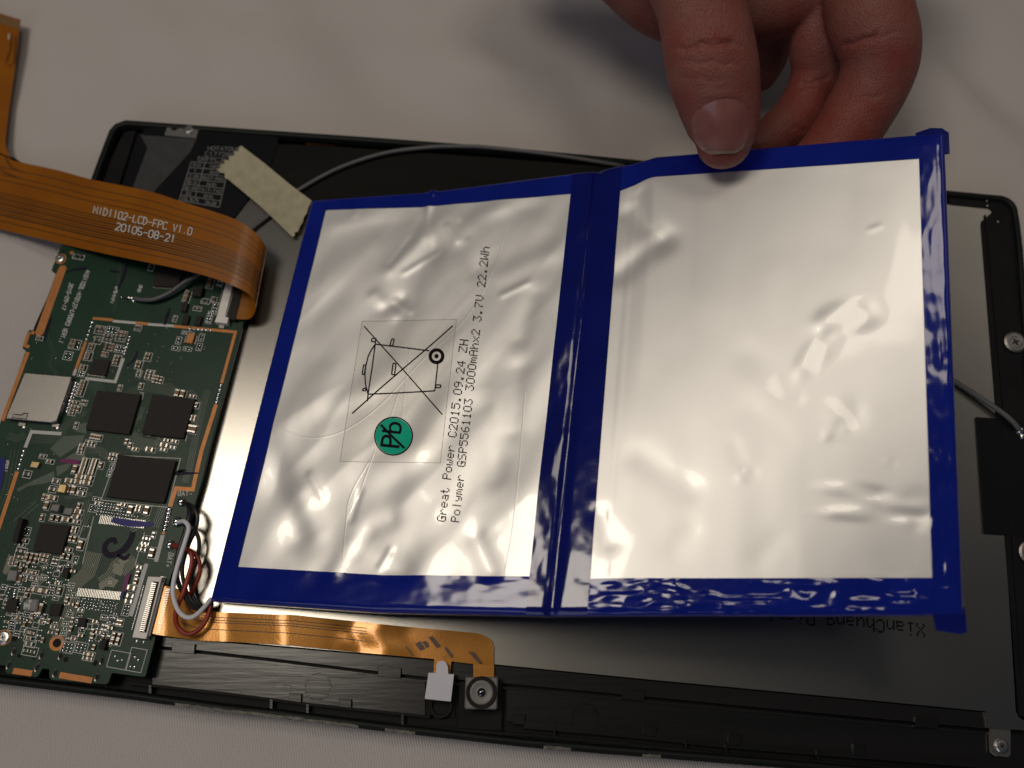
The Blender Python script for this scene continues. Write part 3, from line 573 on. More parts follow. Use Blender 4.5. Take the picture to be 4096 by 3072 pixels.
for px, r in (((228, 2572), .98), ((58, 2553), .75), ((78, 2622), .5), ((138, 2630), .45), ((263, 2638), .6), ((380, 2652), .6)): HB.lathe(B(*px, .035), [(r, 0), (.01, .001)], 18)
for (x, y) in ((118, 1350), (107, 1367), (255, 1005)): HB.lathe(B(x, y, .035), [(.3, 0), (.01, .001)], 10)
for k in range(7): t = k/6; HB.lathe(B(252-t*98, 1070+t*255, .045), [(.1, 0), (.01, .001)], 6); HB.lathe(B(112-t*100, 1408+t*272, .045), [(.09, 0), (.01, .001)], 6)
HB.build('drill_hole', 'black', PCB)
for px in ((56, 2605), (166, 2620), (35, 2660), (148, 2670), (242, 2622), (408, 2642), (220, 2692), (388, 2708)):
    r = MB(); c = B(*px, .02); n = 16; V = []; 
    for rr, z in ((1.0, 0), (.85, .18), (.62, .12), (.5, -.0)):
        for i in range(n): a = 2*math.pi*i/n; V.append(c+AX*math.cos(a)*rr*.55+AY*math.sin(a)*rr*1.15+np.array([0, 0, z]))
    F = [(k*n+i, k*n+(i+1) % n, (k+1)*n+(i+1) % n, (k+1)*n+i) for k in range(3) for i in range(n)]+[tuple(range(3*n, 4*n))]
    r.add(V, F); r.m[-1] = 1; r.build('mounting_slot', ['tin', 'black'], PCB, smooth=False)
# large chips
for q, h in (([(388, 1562), (563, 1578), (516, 1737), (341, 1717)], 1.0), ([(609, 1579), (781, 1595), (733, 1753), (566, 1736)], 1.0), ([(475, 1819), (704, 1843), (655, 2012), (425, 1986)], 1.1), ([(160, 2093), (280, 2104), (244, 2217), (131, 2203)], 1.0),
             ([(375, 1435), (440, 1442), (422, 1501), (352, 1493)], .9), ([(629, 1070), (731, 1082), (711, 1149), (613, 1142)], .9), ([(203, 2414), (249, 2417), (235, 2464), (192, 2460)], .9), ([(30, 2395), (72, 2395), (60, 2450), (15, 2445)], .9),
             ([(255, 2270), (278, 2270), (267, 2313), (246, 2306)], 1.1), ([(405, 2554), (429, 2556), (416, 2601), (393, 2595)], 1.4), ([(730, 1210), (752, 1212), (742, 1248), (722, 1244)], .9), ([(735, 1258), (758, 1262), (748, 1298), (726, 1294)], .9), ([(785, 1262), (808, 1266), (798, 1302), (776, 1298)], .9), ([(315, 2470), (345, 2474), (338, 2510), (308, 2506)], .8)):
    quad('chip', q, h, 'chip')
LEG = MB()
def pins(a, b, n, ln, wd=.18, perp=None):
    A = B(*a); Bq = B(*b); d = (Bq-A)/np.linalg.norm(Bq-A); pp = np.array([-d[1], d[0], 0])
    for k in range(n): c = A+(Bq-A)*(k+.5)/n; LEG.box(c, d, pp, wd, ln, .14)
pins((350, 1498), (420, 1507), 14, .5); pins((447, 1445), (430, 1500), 12, .5); pins((612, 1149), (708, 1156), 18, .5); pins((738, 1085), (718, 1150), 12, .5)
pins((398, 2078), (581, 2098), 27, 1.9, .2); pins((310, 2368), (484, 2384), 27, 1.8, .22)
stuff(LEG.build('chip_leads', 'tin', PCB))
# inductors, crystal
for q, h, m2 in (([(208, 2017), (240, 2018), (230, 2047), (199, 2040)], 1.5, 'ind'), ([(260, 2030), (293, 2033), (282, 2062), (251, 2055)], 1.5, 'ind'), ([(34, 2279), (70, 2283), (61, 2324), (25, 2322)], 1.7, 'ind'), ([(237, 1936), (268, 1938), (258, 1973), (226, 1967)], 1.6, 'gold'), ([(775, 1145), (812, 1148), (803, 1185), (767, 1182)], 1.5, 'chip')):
    quad('inductor', q, h, m2, .15)
ei = quad('inductor', [(106, 2396), (150, 2396), (154, 2402), (146, 2442), (140, 2448), (94, 2442), (88, 2436), (98, 2402)], 1.9, 'ind', .25)
mb = MB(); text_px(mb, '3E', (116, 2436), (118, 2411), 20, ZB+1.92, .3); mb.lathe(B(120, 2404, 1.92), [(.35, 0), (.01, .001)], 10); stuff(mb.build('inductor_marking', 'silk', ei))
quad('crystal', [(127, 1845), (159, 1849), (149, 1872), (119, 1868)], .9, 'gold', .1)
quad('slim_connector', [(74, 2070), (92, 2074), (68, 2172), (46, 2164)], 2.0, 'chip', .2)
# memory card slot
sd = quad('card_slot', [(99, 1491), (286, 1507), (278, 1535), (227, 1682), (203, 1690), (24, 1674), (30, 1655)], 1.9, 'slot', .12)
b2 = MB(); b2.prism([B(*q, 1.96) for q in ((53, 1655), (85, 1658), (95, 1651), (113, 1652), (106, 1678), (47, 1672))], ZB+1.91); b2.build('slot_opening', 'black', sd)
b2 = MB(); b2.prism([B(*q, 2.02) for q in ((53, 1658), (86, 1662), (97, 1655), (110, 1656), (104, 1675), (49, 1669))], ZB+1.965); b2.build('spring_tongue', 'tin', sd)
for k in range(9):
    t = k/8; x = 304-t*35; y = 1533+t*113; b2 = MB(); b2.dome(B(x, y), .62, .55, seg=10); b2.dome(B(x+9, y+2), .34, .3); b2.build('solder_leg', 'solder', sd, smooth=True)
for x, y in ((92, 1700), (226, 1703)):
    b2 = MB(); b2.box(B(x, y), AX, AY, 1.7, .8, .5); b2.dome(B(x+3, y+8), .8, .35); b2.build('mounting_tab', 'tin', sd)
# flat cable connectors
cn = thing_part = quad('cable_connector', [(592, 2306), (648, 2308), (584, 2556), (529, 2549)], 2.0, 'white_pl', .1)
b2 = MB(); b2.prism([B(*q, 2.06) for q in ((613, 2326), (636, 2327), (585, 2531), (560, 2528))], ZB+2.01); b2.build('socket', 'chip', cn)
b2 = MB()
for k in range(25):
    t = (k+.5)/25; b2.box(B(617-t*50, 2330+t*196, 2.07), AX, AY, 1.1, .22, .1)
stuff(b2.build('socket_contacts', 'tin', cn))
b2 = MB(); b2.prism([B(*q, 1.5) for q in ((639, 2328), (655, 2332), (600, 2545), (586, 2542))], ZB+.3); b2.build('latch', 'ind', cn)
b2 = MB()
for k in range(25): t = (k+.5)/25; b2.dome(B(578-t*50, 2340+t*182, .0), .36, .45, seg=7)
stuff(b2.build('solder_pads', 'solder', cn, smooth=True))
cn = quad('cable_connector', [(906, 1120), (934, 1128), (900, 1268), (914, 1272), (908, 1294), (858, 1288), (868, 1262)], 1.9, 'white_pl', .1)
b2 = MB(); b2.prism([B(*q, 1.7) for q in ((936, 1125), (975, 1135), (940, 1280), (902, 1272))], ZB); b2.build('latch', 'chip', cn)
b2 = MB()
for k in range(22): t = (k+.5)/22; b2.box(B(938-t*34, 1138+t*128, 1.72), AX, AY, .6, .2, .08); b2.box(B(899-t*34, 1138+t*128, .0), AX, AY, .5, .2, .3)
stuff(b2.build('connector_pins', 'tin', cn))
b2 = MB(); b2.box(B(888, 1308), AX, AY, 1.3, .9, .4); b2.build('mounting_tab', 'tin', cn)
# battery solder joints, antenna joint
for px, r in (((727, 2009), 1.15), ((710, 2088), 1.3), ((681, 2180), 1.2)):
    b2 = MB(); b2.dome(B(*px), r, r*1.05, seg=18, rings=7); b2.build('solder_joint', 'solder', PCB, smooth=True)
b2 = MB(); b2.dome(B(487, 1188), .5, .4, seg=10); b2.dome(B(532, 1192), .8, .7, seg=10); b2.dome(B(535, 1205), .6, .5, seg=10); tube(b2, [B(487, 1188, .4), B(510, 1190, .7), B(532, 1192, .6)], .22, 8); b2.build('solder_joint', 'solder', PCB, smooth=True)
b2 = MB(); b2.box(B(765, 1357), AX, AY, 1.6, 2.6, .7); 
for s in (-1, 1):
    for k in range(5): b2.box(B(765, 1357)+AX*s*1.35+AY*(k-2)*.5, AX, AY, .5, .2, .15, 1)
b2.build('small_chip', ['copper', 'tin'], PCB)
# copper traces under the solder mask
def bundle(paths, n, gap, wd, mbt, dz=.025):
    p = np.array([B(x, y, dz) for x, y in paths]); N2 = []
    for i in range(len(p)):
        a = p[min(i+1, len(p)-1)]-p[max(i-1, 0)]; a /= np.linalg.norm(a); N2.append(np.array([-a[1], a[0], 0]))
    N2 = np.array(N2)
    for k in range(n): mbt.line(p+N2*(k-(n-1)/2)*gap, wd)
bundle([(480, 1600), (560, 1560), (590, 1545), (680, 1556), (710, 1590)], 8, .38, .13, TR); bundle([(520, 1690), (545, 1650), (572, 1656)], 9, .4, .14, TR); bundle([(520, 1745), (560, 1775), (625, 1785), (650, 1760)], 9, .36, .15, TR)
bundle([(360, 1520), (395, 1555), (405, 1590)], 6, .5, .13, TR); bundle([(345, 1640), (320, 1660), (230, 1730)], 5, .4, .13, TR); bundle([(130, 1745), (210, 1750), (260, 1725)], 8, .42, .13, TR); bundle([(30, 1740), (70, 1755), (100, 1740)], 4, .5, .2, TR)
bundle([(830, 1560), (790, 1720), (755, 1880), (740, 1930)], 4, .42, .13, TR); bundle([(690, 1560), (770, 1565), (805, 1610), (780, 1720)], 2, .4, .12, TR); bundle([(700, 1850), (650, 2030), (620, 2110)], 4, .5, .16, TR)
bundle([(60, 1800), (30, 1960), (-20, 2090)], 3, .9, .16, TR); bundle([(330, 1800), (400, 1800), (430, 1830)], 5, .4, .14, TR); bundle([(170, 1300), (215, 1410), (195, 1460), (230, 1495)], 2, .6, .14, TR); bundle([(480, 1050), (470, 1150), (455, 1250)], 2, .5, .14, TR)
bundle([(260, 1990), (330, 1985), (370, 1975)], 2, .5, .15, TR); bundle([(345, 2000), (350, 2050), (330, 2110), (280, 2135)], 3, .6, .18, TR)
bundle([(378, 2210), (352, 2290), (300, 2335), (285, 2420), (260, 2510), (235, 2560)], 9, .42, .2, TRP); bundle([(505, 2225), (460, 2262), (440, 2300), (400, 2330)], 5, .5, .2, TRP); bundle([(545, 2240), (500, 2275), (490, 2300)], 6, .42, .2, TRP); bundle([(520, 2115), (560, 2095), (600, 2075)], 4, .6, .15, TRP)
bundle([(150, 2010), (60, 2090)], 2, 1.0, .2, TR); bundle([(180, 2300), (150, 2330), (125, 2370)], 4, .5, .3, TRP); bundle([(20, 2420), (60, 2470), (90, 2475)], 3, .6, .3, TRP)
for q in ([(455, 2250), (495, 2262), (485, 2305), (450, 2290)], [(395, 2335), (440, 2305), (475, 2322), (455, 2350), (425, 2345), (400, 2362)], [(470, 2240), (520, 2215), (525, 2225), (485, 2262)], [(35, 2215), (10, 2290), (25, 2300), (60, 2240)], [(160, 2262), (200, 2255), (170, 2285)]): TRP.add([B(x, y, .02) for x, y in q], [tuple(range(len(q)))])
for q in ([(68, 1955), (125, 1925), (215, 1885), (220, 1920), (175, 1935), (110, 1945), (72, 1968)], [(225, 1865), (290, 1850), (270, 1880), (228, 1905)], [(200, 1795), (250, 1745), (340, 1740), (330, 1770), (240, 1830)], [(250, 1840), (330, 1790), (345, 1830), (300, 1850)], [(290, 1700), (350, 1690), (345, 1735), (300, 1725)]): TR.add([B(x, y, .02) for x, y in q], [tuple(range(len(q)))])
stuff(TR.build('mask_traces', 'trace', PCB)); stuff(TRP.build('sheen_painted_traces', 'trace_pale', PCB))
VIA = MB()
for k in range(160):
    x = random.uniform(20, 900); y = random.uniform(1300, 2280)
    if x > 930-(y-1290)*.29-25 or x < 140-(y-1290)*.36: continue
    if any(math.hypot(x-a, y-b) < 14 for a, b in placed): continue
    VIA.dome(B(x, y), .13, .06, seg=6, rings=2)
stuff(VIA.build('via_dots', 'tin', PCB))
stuff(SILK.build('white_markings', 'silk', PCB)); stuff(COP.build('copper_strips', 'copper', PCB)); stuff(PADS.build('solder_dots', 'solder', PCB, smooth=True))
TX = MB(); zt = ZB+.06
for t, a, b, h in (('MID1102L-MT8127-LPDDR3 VER1.1', (344, 1080), (234, 1368), 17), ('2015-09-17', (279, 1132), (246, 1236), 15), ('GPS/WIFI', (463, 1146), (440, 1211), 12), ('GND', (559, 1140), (549, 1165), 12), ('BAT-', (712, 1982), (768, 1985), 18), ('BAT+', (676, 2210), (660, 2265), 20), ('KPCOL1', (26, 1842), (16, 1884), 11)): text_px(TX, t, a, b, h, zt)
stuff(TX.build('board_lettering', 'silk', PCB))
INK = MB(); INB = MB(); INM = MB()
def stroke(mbk, pts, wds, dz):
    p = catmull([B(x, y, dz) for x, y in pts], 6); w2 = np.interp(np.linspace(0, 1, len(p)), np.linspace(0, 1, len(wds)), wds)/PXM; t = np.gradient(p, axis=0); t /= np.linalg.norm(t, axis=1, keepdims=True)
    nn = np.stack([-t[:, 1], t[:, 0], 0*t[:, 0]], -1); mbk.grid(np.stack([p-nn*w2[:, None]/2, p+nn*w2[:, None]/2], 1))
stroke(INK, [(532, 2128), (522, 2160), (497, 2196), (466, 2216), (436, 2220), (420, 2205), (420, 2182), (434, 2164), (456, 2158), (463, 2175)], (20, 24, 22, 20, 18, 14), .075)
stroke(INK, [(470, 2222), (500, 2232), (520, 2215)], (10, 18, 8), .075); stroke(INK, [(690, 1898), (720, 1890), (745, 1893), (796, 1892)], (8, 22, 10, 4), .075); stroke(INK, [(712, 1888), (735, 1880), (745, 1884)], (10, 8, 4), .075)
stroke(INK, [(262, 1090), (300, 1078), (348, 1074)], (5, 10, 14), .075); stroke(INK, [(205, 1270), (190, 1310), (178, 1362)], (6, 13, 9), .075); stroke(INK, [(508, 1055), (492, 1110), (470, 1160)], (10, 14, 6), .075); stroke(INK, [(440, 1082), (480, 1090)], (14, 6), .075); stroke(INK, [(680, 1232), (668, 1265), (658, 1300)], (8, 14, 8), .08); stroke(INK, [(550, 1405), (535, 1440), (505, 1462)], (8, 8, 5), .075)
stroke(INB, [(448, 2078), (500, 2090), (560, 2096), (612, 2096)], (20, 26, 22, 12), .16); stroke(INM, [(240, 1842), (275, 1845), (317, 1850)], (10, 18, 16), .08); stroke(INM, [(515, 2294), (503, 2330), (495, 2365)], (14, 16, 14), .5); stroke(INB, [(492, 2366), (484, 2392)], (12, 12), .4); stroke(INB, [(10, 1830), (8, 1870), (-5, 1960)], (18, 24, 16), .08)
stuff(INK.build('dark_ink_marks', 'ink', PCB)); stuff(INB.build('blue_ink_marks', 'ink_blue', PCB)); stuff(INM.build('magenta_ink_marks', 'ink_mag', PCB))

# ================================================================== RIBBON CABLE of the screen (long orange one)
RB = thing('ribbon_cable', 'wide orange ribbon cable with white lettering arching over the circuit board', 'ribbon cable', P(500, 900, 15))
ROWS = [((-420, 545), (-480, 800), 2.6), ((-150, 600), (-220, 862), 2.7), ((90, 651), (0, 917), 3.4), ((241, 684), (160, 955), 6.6), ((361, 717), (285, 985), 9.8), ((500, 745), (420, 1015), 13.0), ((620, 772), (545, 1041), 15.6), ((746, 813), (668, 1066), 17), ((850, 845), (780, 1092), 17.6), ((930, 873), (865, 1117), 17.6), ((985, 902), (925, 1140), 17.2),
        ((1035, 945), (988, 1172), 15.8), ((1060, 985), (1018, 1210), 13.8), ((1064, 1010), (1020, 1245), 11.8), ((1045, 1022), (996, 1276), 10.2), ((985, 1015), (936, 1276), 9.9)]
U = catmull([P(*r[0], r[2]) for r in ROWS], 5); Lo = catmull([P(*r[1], r[2]) for r in ROWS], 5)
def ribbon_at(v): return U*(1-v)+Lo*v
NV = 14; Gd = np.stack([ribbon_at(k/(NV-1)) for k in range(NV)], 1)
def thick_grid(mbk, Gd, th, mi=0):
    du = np.gradient(Gd, axis=0); dv = np.gradient(Gd, axis=1); nn = np.cross(du, dv); nn /= np.linalg.norm(nn, axis=2, keepdims=True)
    mbk.grid(Gd+nn*th/2, mi); mbk.grid((Gd-nn*th/2)[:, ::-1], mi)
    r, c = Gd.shape[:2]; bd = [(0, j) for j in range(c)]+[(i, c-1) for i in range(1, r)]+[(r-1, j) for j in range(c-2, -1, -1)]+[(i, 0) for i in range(r-2, 0, -1)]
    T = np.array([(Gd+nn*th/2)[i, j] for i, j in bd]); Bt = np.array([(Gd-nn*th/2)[i, j] for i, j in bd]); k = len(bd)
    mbk.add(np.vstack([T, Bt]), [(i, k+i, k+(i+1) % k, (i+1) % k) for i in range(k)], mi); return nn
mb = MB(); NN = thick_grid(mb, Gd, .16); mb.build('flex_sheet', 'kapton', RB, smooth=True)
sgn = 1 if NN[20, 5, 2] > 0 else -1
arm = [(90, 651), (60, 645), (36, 620), (24, 590), (21, 560), (30, 482), (57, 289), (75, 132), (81, 78), (0, 53), (-200, -10), (-260, 500), (-250, 580)]
mb = MB(); mb.prism(poly(arm, 3.1), 2.9); mb.build('flex_arm', 'kapton', RB)
mb = MB()
for k in range(22):
    x = 74-k*9; mb.add(poly([(x, 82-k*2.8), (x+5, 83-k*2.8), (x-1, 117-k*2.8), (x-6, 116-k*2.8)], 3.2), [(0, 1, 2, 3)])
stuff(mb.build('contact_fingers', 'contact', RB))
mb = MB(); seg = lambda v: (ribbon_at(v)+NN[:, min(NV-1, int(round(v*(NV-1))))]*sgn*.11)
for v0, wd in ((.13, .010), (.235, .009), (.315, .011), (.50, .012), (.535, .010), (.575, .018), (.615, .012), (.65, .02), (.69, .012), (.725, .02), (.765, .012), (.80, .02), (.885, .011)):
    a = ribbon_at(v0-wd/2)+NN[:, int(v0*(NV-1))]*sgn*.1; b = ribbon_at(v0+wd/2)+NN[:, int(v0*(NV-1))]*sgn*.1; mb.grid(np.stack([a, b], 1)[6:68])
for q in ([(45, 140), (40, 200), (22, 250)], [(62, 145), (55, 250), (30, 265)], [(20, 630), (40, 665), (90, 690)], [(-30, 650), (20, 690), (80, 712)]): mb.line([P(x, y, 3.6) for x, y in q], .25)
stuff(mb.build('dark_traces', 'kline', RB))
_px = proj(Gd.reshape(-1, 3)); _top = (np.arange(len(Gd)) < 52).repeat(NV)
def ribbon_px(x, y):
    q = np.hypot(_px[:, 0]-x, _px[:, 1]-y)+1e9*(~_top); k = np.argsort(q)[:4]; wq = 1/(q[k]+2)**2; return P(x, y, float((Gd.reshape(-1, 3)[k, 2]*wq).sum()/wq.sum())+.3)
mb = MB(); text_map(mb, 'MID1102-LCD-FPC V1.0', (372, 852), (764, 941), 29, ribbon_px, .27); text_map(mb, '20105-08-21', (461, 919), (697, 971), 29, ribbon_px, .3)
mb.line([P(36, 134, 3.2), P(35, 158, 3.2)], .35)
stuff(mb.build('cable_lettering', 'silk', RB))

# ================================================================== CAMERA FLEX (lower gold cable) and the two camera modules on it
FX = thing('camera_cable', 'gold flex cable along the bottom bezel joining the board to the camera', 'ribbon cable', P(1200, 2520, ZP))
up_ = lerp_px([(600, 2340), (661, 2344), (715, 2352), (760, 2425), (860, 2448), (1100, 2458), (1166, 2459), (1399, 2483), (1605, 2505), (1904, 2532), (1940, 2542), (1965, 2560), (1977, 2590)])
lo_ = lerp_px([(600, 2530), (622, 2538), (796, 2563), (900, 2566), (1128, 2578), (1442, 2610), (1746, 2637), (1811, 2646), (1893, 2656), (1977, 2662)])
zx = lambda x: np.interp(x, [600, 660, 800, 900, 1050, 1130, 1300, 1420, 1520, 1640, 1760, 1977], [ZB+.9, ZB+.8, 7.6, 7.0, 8.3, 9.0, 8.0, 7.0, 7.5, 6.9, 6.9, 6.6])
xx = np.concatenate([np.arange(610, 1960, 22), [1965, 1975]]); NVF = 9
Gd = np.array([[P(x, up_(x)*(1-k/8)+lo_(x)*k/8, float(zx(x+18*math.sin(k*.7)*(1 if x > 1350 else .1)))) for k in range(NVF)] for x in xx])
mb = MB(); N2 = thick_grid(mb, Gd, .15); mb.build('flex_sheet', 'kapton2', FX, smooth=True); sg = 1 if N2[10, 4, 2] > 0 else -1
mb = MB(); mb.prism(poly([(1893, 2640), (1976, 2645), (1976, 2712), (1893, 2712)], 6.7), 6.55); mb.prism(poly([(1738, 2628), (1806, 2634), (1800, 2705), (1733, 2700)], 6.95), 6.8); mb.build('flex_tail', 'kapton2', FX)
mb = MB()
for v0 in (.2, .3, .38, .62): mb.grid(np.stack([Gd[6:40, int(v0*8)]*(1-(v0*8 % 1))+Gd[6:40, int(v0*8)+1]*(v0*8 % 1)+N2[6:40, 4]*sg*.1+np.array([0, o, 0]) for o in (0, .18)], 1))
for q in ([(1712, 2548), (1730, 2545), (1762, 2585), (1745, 2590)], [(1660, 2575), (1680, 2565), (1700, 2595), (1680, 2602)], [(1688, 2568), (1704, 2562), (1716, 2586), (1703, 2590)], [(1872, 2606), (1895, 2608), (1928, 2650), (1918, 2655)], [(1620, 2585), (1626, 2585), (1655, 2622), (1648, 2622)], [(1775, 2590), (1785, 2588), (1812, 2622), (1804, 2630)]): mb.add(poly(q, 7.45), [tuple(range(len(q)))])
stuff(mb.build('dark_traces', 'kline', FX))
mb = MB()
for k in range(26): t = (k+.5)/26; mb.line([P(664-t*40, 2352+t*180, ZB+1.1), P(676-t*40+4, 2354+t*180, ZB+1.1)], .12)
stuff(mb.build('contact_fingers', 'tin', FX))
mb = MB(); mb.prism(poly([(1863, 2707), (1985, 2707), (1992, 2713), (1988, 2832), (1982, 2838), (1864, 2836), (1858, 2830), (1862, 2712)], 10.2), 4.9, .3); cm = mb.build('camera_module', 'cam_grey', FX)
c = P(1926, 2770, 10.22); mb = MB(); mb.lathe(c, [(3.45, -.02), (3.45, .25), (3.15, .45), (2.95, .35), (2.85, .05), (2.6, .05)], 40); mb.build('lens_ring', 'chip', cm)
mb = MB(); mb.lathe(c, [(2.55, .08), (2.5, .2), (2.25, .22), (1.3, .12), (1.0, .15), (.75, .15)], 40); mb.build('lens_barrel', 'cam_grey', cm, smooth=False)
mb = MB(); mb.dome(np.array(c)+[0, 0, .12], .95, .55, seg=20, rings=6); mb.build('lens', 'lens', cm, smooth=True)
mb = MB(); mb.prism(poly([(1714, 2692), (1816, 2697), (1803, 2808), (1699, 2797)], 8.8), 6.2, .1); sm = mb.build('camera_module', 'slot', FX); sm['label'] = 'small camera module covered by a white paper tab'
mb = MB(); arc = [(1744, 2692), (1745, 2664), (1749, 2652), (1757, 2645), (1767, 2643), (1778, 2646), (1787, 2655), (1791, 2668), (1793, 2696)]
mb.prism(poly([(1714, 2691)]+arc+[(1816, 2697), (1803, 2806), (1699, 2794)], 9.0), 8.82); mb.build('paper_tab', 'paper', sm)

# ================================================================== MASKING TAPE, CABLES, WIRES
jag = [(964, 582), (955, 592), (952, 606), (935, 604), (938, 622), (915, 625), (918, 640), (896, 640), (900, 655), (880, 658), (884, 672), (867, 676), (880, 690), (898, 692), (900, 712), (912, 716)]
edge = [(1034, 818), (1100, 880), (1170, 948), (1180, 940), (1178, 930), (1192, 925), (1200, 905), (1210, 890), (1216, 868), (1228, 850), (1234, 828), (1247, 803), (1160, 738), (1060, 655)]
mb = MB(); mb.prism(poly(jag+edge, 8.0), 7.75); tag(mb.build('masking_tape', 'tape'), 'torn strip of cream masking tape holding down the grey cable', 'tape')
mb = MB(); tube(mb, [B(536, 1193, .9), B(570, 1199, 1.3), B(620, 1196, 1.6), B(680, 1170, 1.9), B(740, 1128, 2.2), B(795, 1096, 2.5), P(880, 1020, 10), P(960, 955, 8.2), P(1010, 912, 7.2), P(1090, 850, 7.0), P(1150, 795, 7.1), P(1199, 757, 7.2), P(1357, 672, 7.3), P(1538, 613, 7.4), P(1719, 589, 7.6), P(1854, 586, 7.6), P(1950, 590, 7.5), P(2200, 618, 7.3), P(2500, 665, 7.2)], .58, 10)
tag(mb.build('antenna_cable', 'coax', smooth=True), 'thin grey coaxial cable curving from under the masking tape along the top edge', 'cable')
mb = MB(); tube(mb, [P(3500, 1330, 6.9), P(3760, 1490, 6.9), P(3880, 1565, 7.1), P(3990, 1638, 7.5), P(4045, 1682, 7.6), P(4076, 1718, 7.0)], .68, 10)
tag(mb.build('antenna_cable', 'coax', smooth=True), 'short grey cable running from under the battery to a solder joint at the right bezel', 'cable')
WG = 'battery lead wires'
def wire(pts, m, label, r=.47):
    b = MB(); tube(b, [P(x, y, z) for x, y, z in pts], r, 10); tag(b.build('battery_wire', m, smooth=True), label, 'wire', WG)
wire([(733, 2010, 9.6), (755, 2022, 11.5), (757, 2060, 12.4), (742, 2120, 12.8), (722, 2180, 13.2), (706, 2250, 13), (709, 2315, 12.5), (732, 2372, 11.8), (765, 2420, 11), (805, 2436, 10), (850, 2412, 9.5)], 'w_black', 'black battery wire from the topmost solder joint, hugging the board edge', .55)
wire([(745, 2016, 10.2), (768, 2027, 10.8), (790, 2068, 11), (780, 2122, 10.6), (748, 2195, 10), (730, 2270, 9.6), (735, 2330, 9.4), (755, 2385, 9.2), (790, 2428, 9.0), (830, 2425, 9.2), (852, 2415, 9.3)], 'w_grey', 'dark wire bowing right over the steel plate just below the BAT- mark')
wire([(716, 2090, 9.8), (745, 2098, 10), (768, 2110, 9.8), (792, 2146, 9.6), (796, 2195, 9.2), (783, 2250, 8.8), (764, 2310, 8.4), (770, 2380, 8), (800, 2425, 8), (850, 2422, 8.5)], 'w_grey', 'dark wire in the bundle crossing behind the red wires', .5)
wire([(690, 2181, 9.8), (720, 2184, 11.5), (748, 2196, 12), (766, 2222, 12.2), (766, 2260, 12.2), (752, 2310, 12.4), (735, 2365, 12.6), (714, 2416, 12.4), (702, 2465, 12), (712, 2508, 11.4), (746, 2535, 11), (788, 2524, 10.6), (826, 2476, 10), (847, 2405, 9.3)], 'w_red', 'red battery wire looping lowest over the gold flex cable', .54)
wire([(695, 2186, 9.6), (740, 2194, 10.6), (775, 2211, 10.8), (796, 2244, 10.6), (800, 2284, 10.2), (786, 2330, 9.8), (762, 2372, 9.4), (745, 2395, 9), (770, 2430, 8.6), (840, 2430, 8.6)], 'w_red', 'red wire bowing furthest right over the bright steel plate')
wire([(714, 2088, 9.8), (738, 2086, 12.5), (755, 2110, 13.6), (744, 2155, 14.2), (724, 2218, 14.6), (703, 2290, 14.6), (692, 2350, 14.4), (697, 2400, 14), (717, 2447, 13.4), (748, 2469, 12.8), (780, 2463, 12.2), (816, 2430, 11), (845, 2395, 9.6)], 'w_white', 'white battery wire lying uppermost in the bundle', .53)
# ================================================================== BATTERY PACK
BAT = thing('battery_pack', 'silver pouch battery of two cells edged in shiny blue tape, lifted at its right end', 'battery', P(2300, 1500, 10))
TOPB = np.array([(0, 1243, 797, 11), (.38, 1695, 764, 15.5), (.45, 1765, 757, 16.5), (1, 2385, 676, 24), (1.12, 2546, 645, 27), (1.18, 2623, 621, 29), (1.3, 2792, 607, 32), (2, 3778, 524, 50)], float)
BOTB = np.array([(0, 835, 2403, 12), (.5, 1500, 2448, 20), (1, 2195, 2462, 28), (1.6, 3200, 2465, 36), (2, 3860, 2464, 40)], float)
T3 = np.array([P(*r[1:]) for r in TOPB]); B3 = np.array([P(*r[1:]) for r in BOTB])
def ex(u, xs, Y):
    u = np.asarray(u, float); o = np.stack([np.interp(u, xs, Y[:, k]) for k in range(3)], -1)
    lo = (u < xs[0])[..., None]; hi = (u > xs[-1])[..., None]
    o = o+lo*(u-xs[0])[..., None]*(Y[1]-Y[0])/(xs[1]-xs[0])+hi*(u-xs[-1])[..., None]*(Y[-1]-Y[-2])/(xs[-1]-xs[-2]); return o
def S0(u, v): v = np.asarray(v, float)[..., None]; return ex(u, TOPB[:, 0], T3)*(1-v)+ex(u, BOTB[:, 0], B3)*v
def uv_px(x, y):
    x = np.asarray(x, float); y = np.asarray(y, float); u = (x-1040)/1350.; v = (y-680)/1780.
    for _ in range(14):
        p = proj(S0(u, v)); pu = (proj(S0(u+1e-3, v))-p)/1e-3; pv = (proj(S0(u, v+1e-3))-p)/1e-3; rx = x-p[..., 0]; ry = y-p[..., 1]
        det = pu[..., 0]*pv[..., 1]-pu[..., 1]*pv[..., 0]; u = u+(rx*pv[..., 1]-ry*pv[..., 0])/det; v = v+(ry*pu[..., 0]-rx*pu[..., 1])/det
    return u, v
def nrm(u, v):
    a = S0(u+2e-3, v)-S0(u-2e-3, v); b = S0(u, v+2e-3)-S0(u, v-2e-3); n = np.cross(b, a); n /= np.linalg.norm(n, axis=-1, keepdims=True); return n*np.sign(n[..., 2:])
LU, LV = 78., 108.
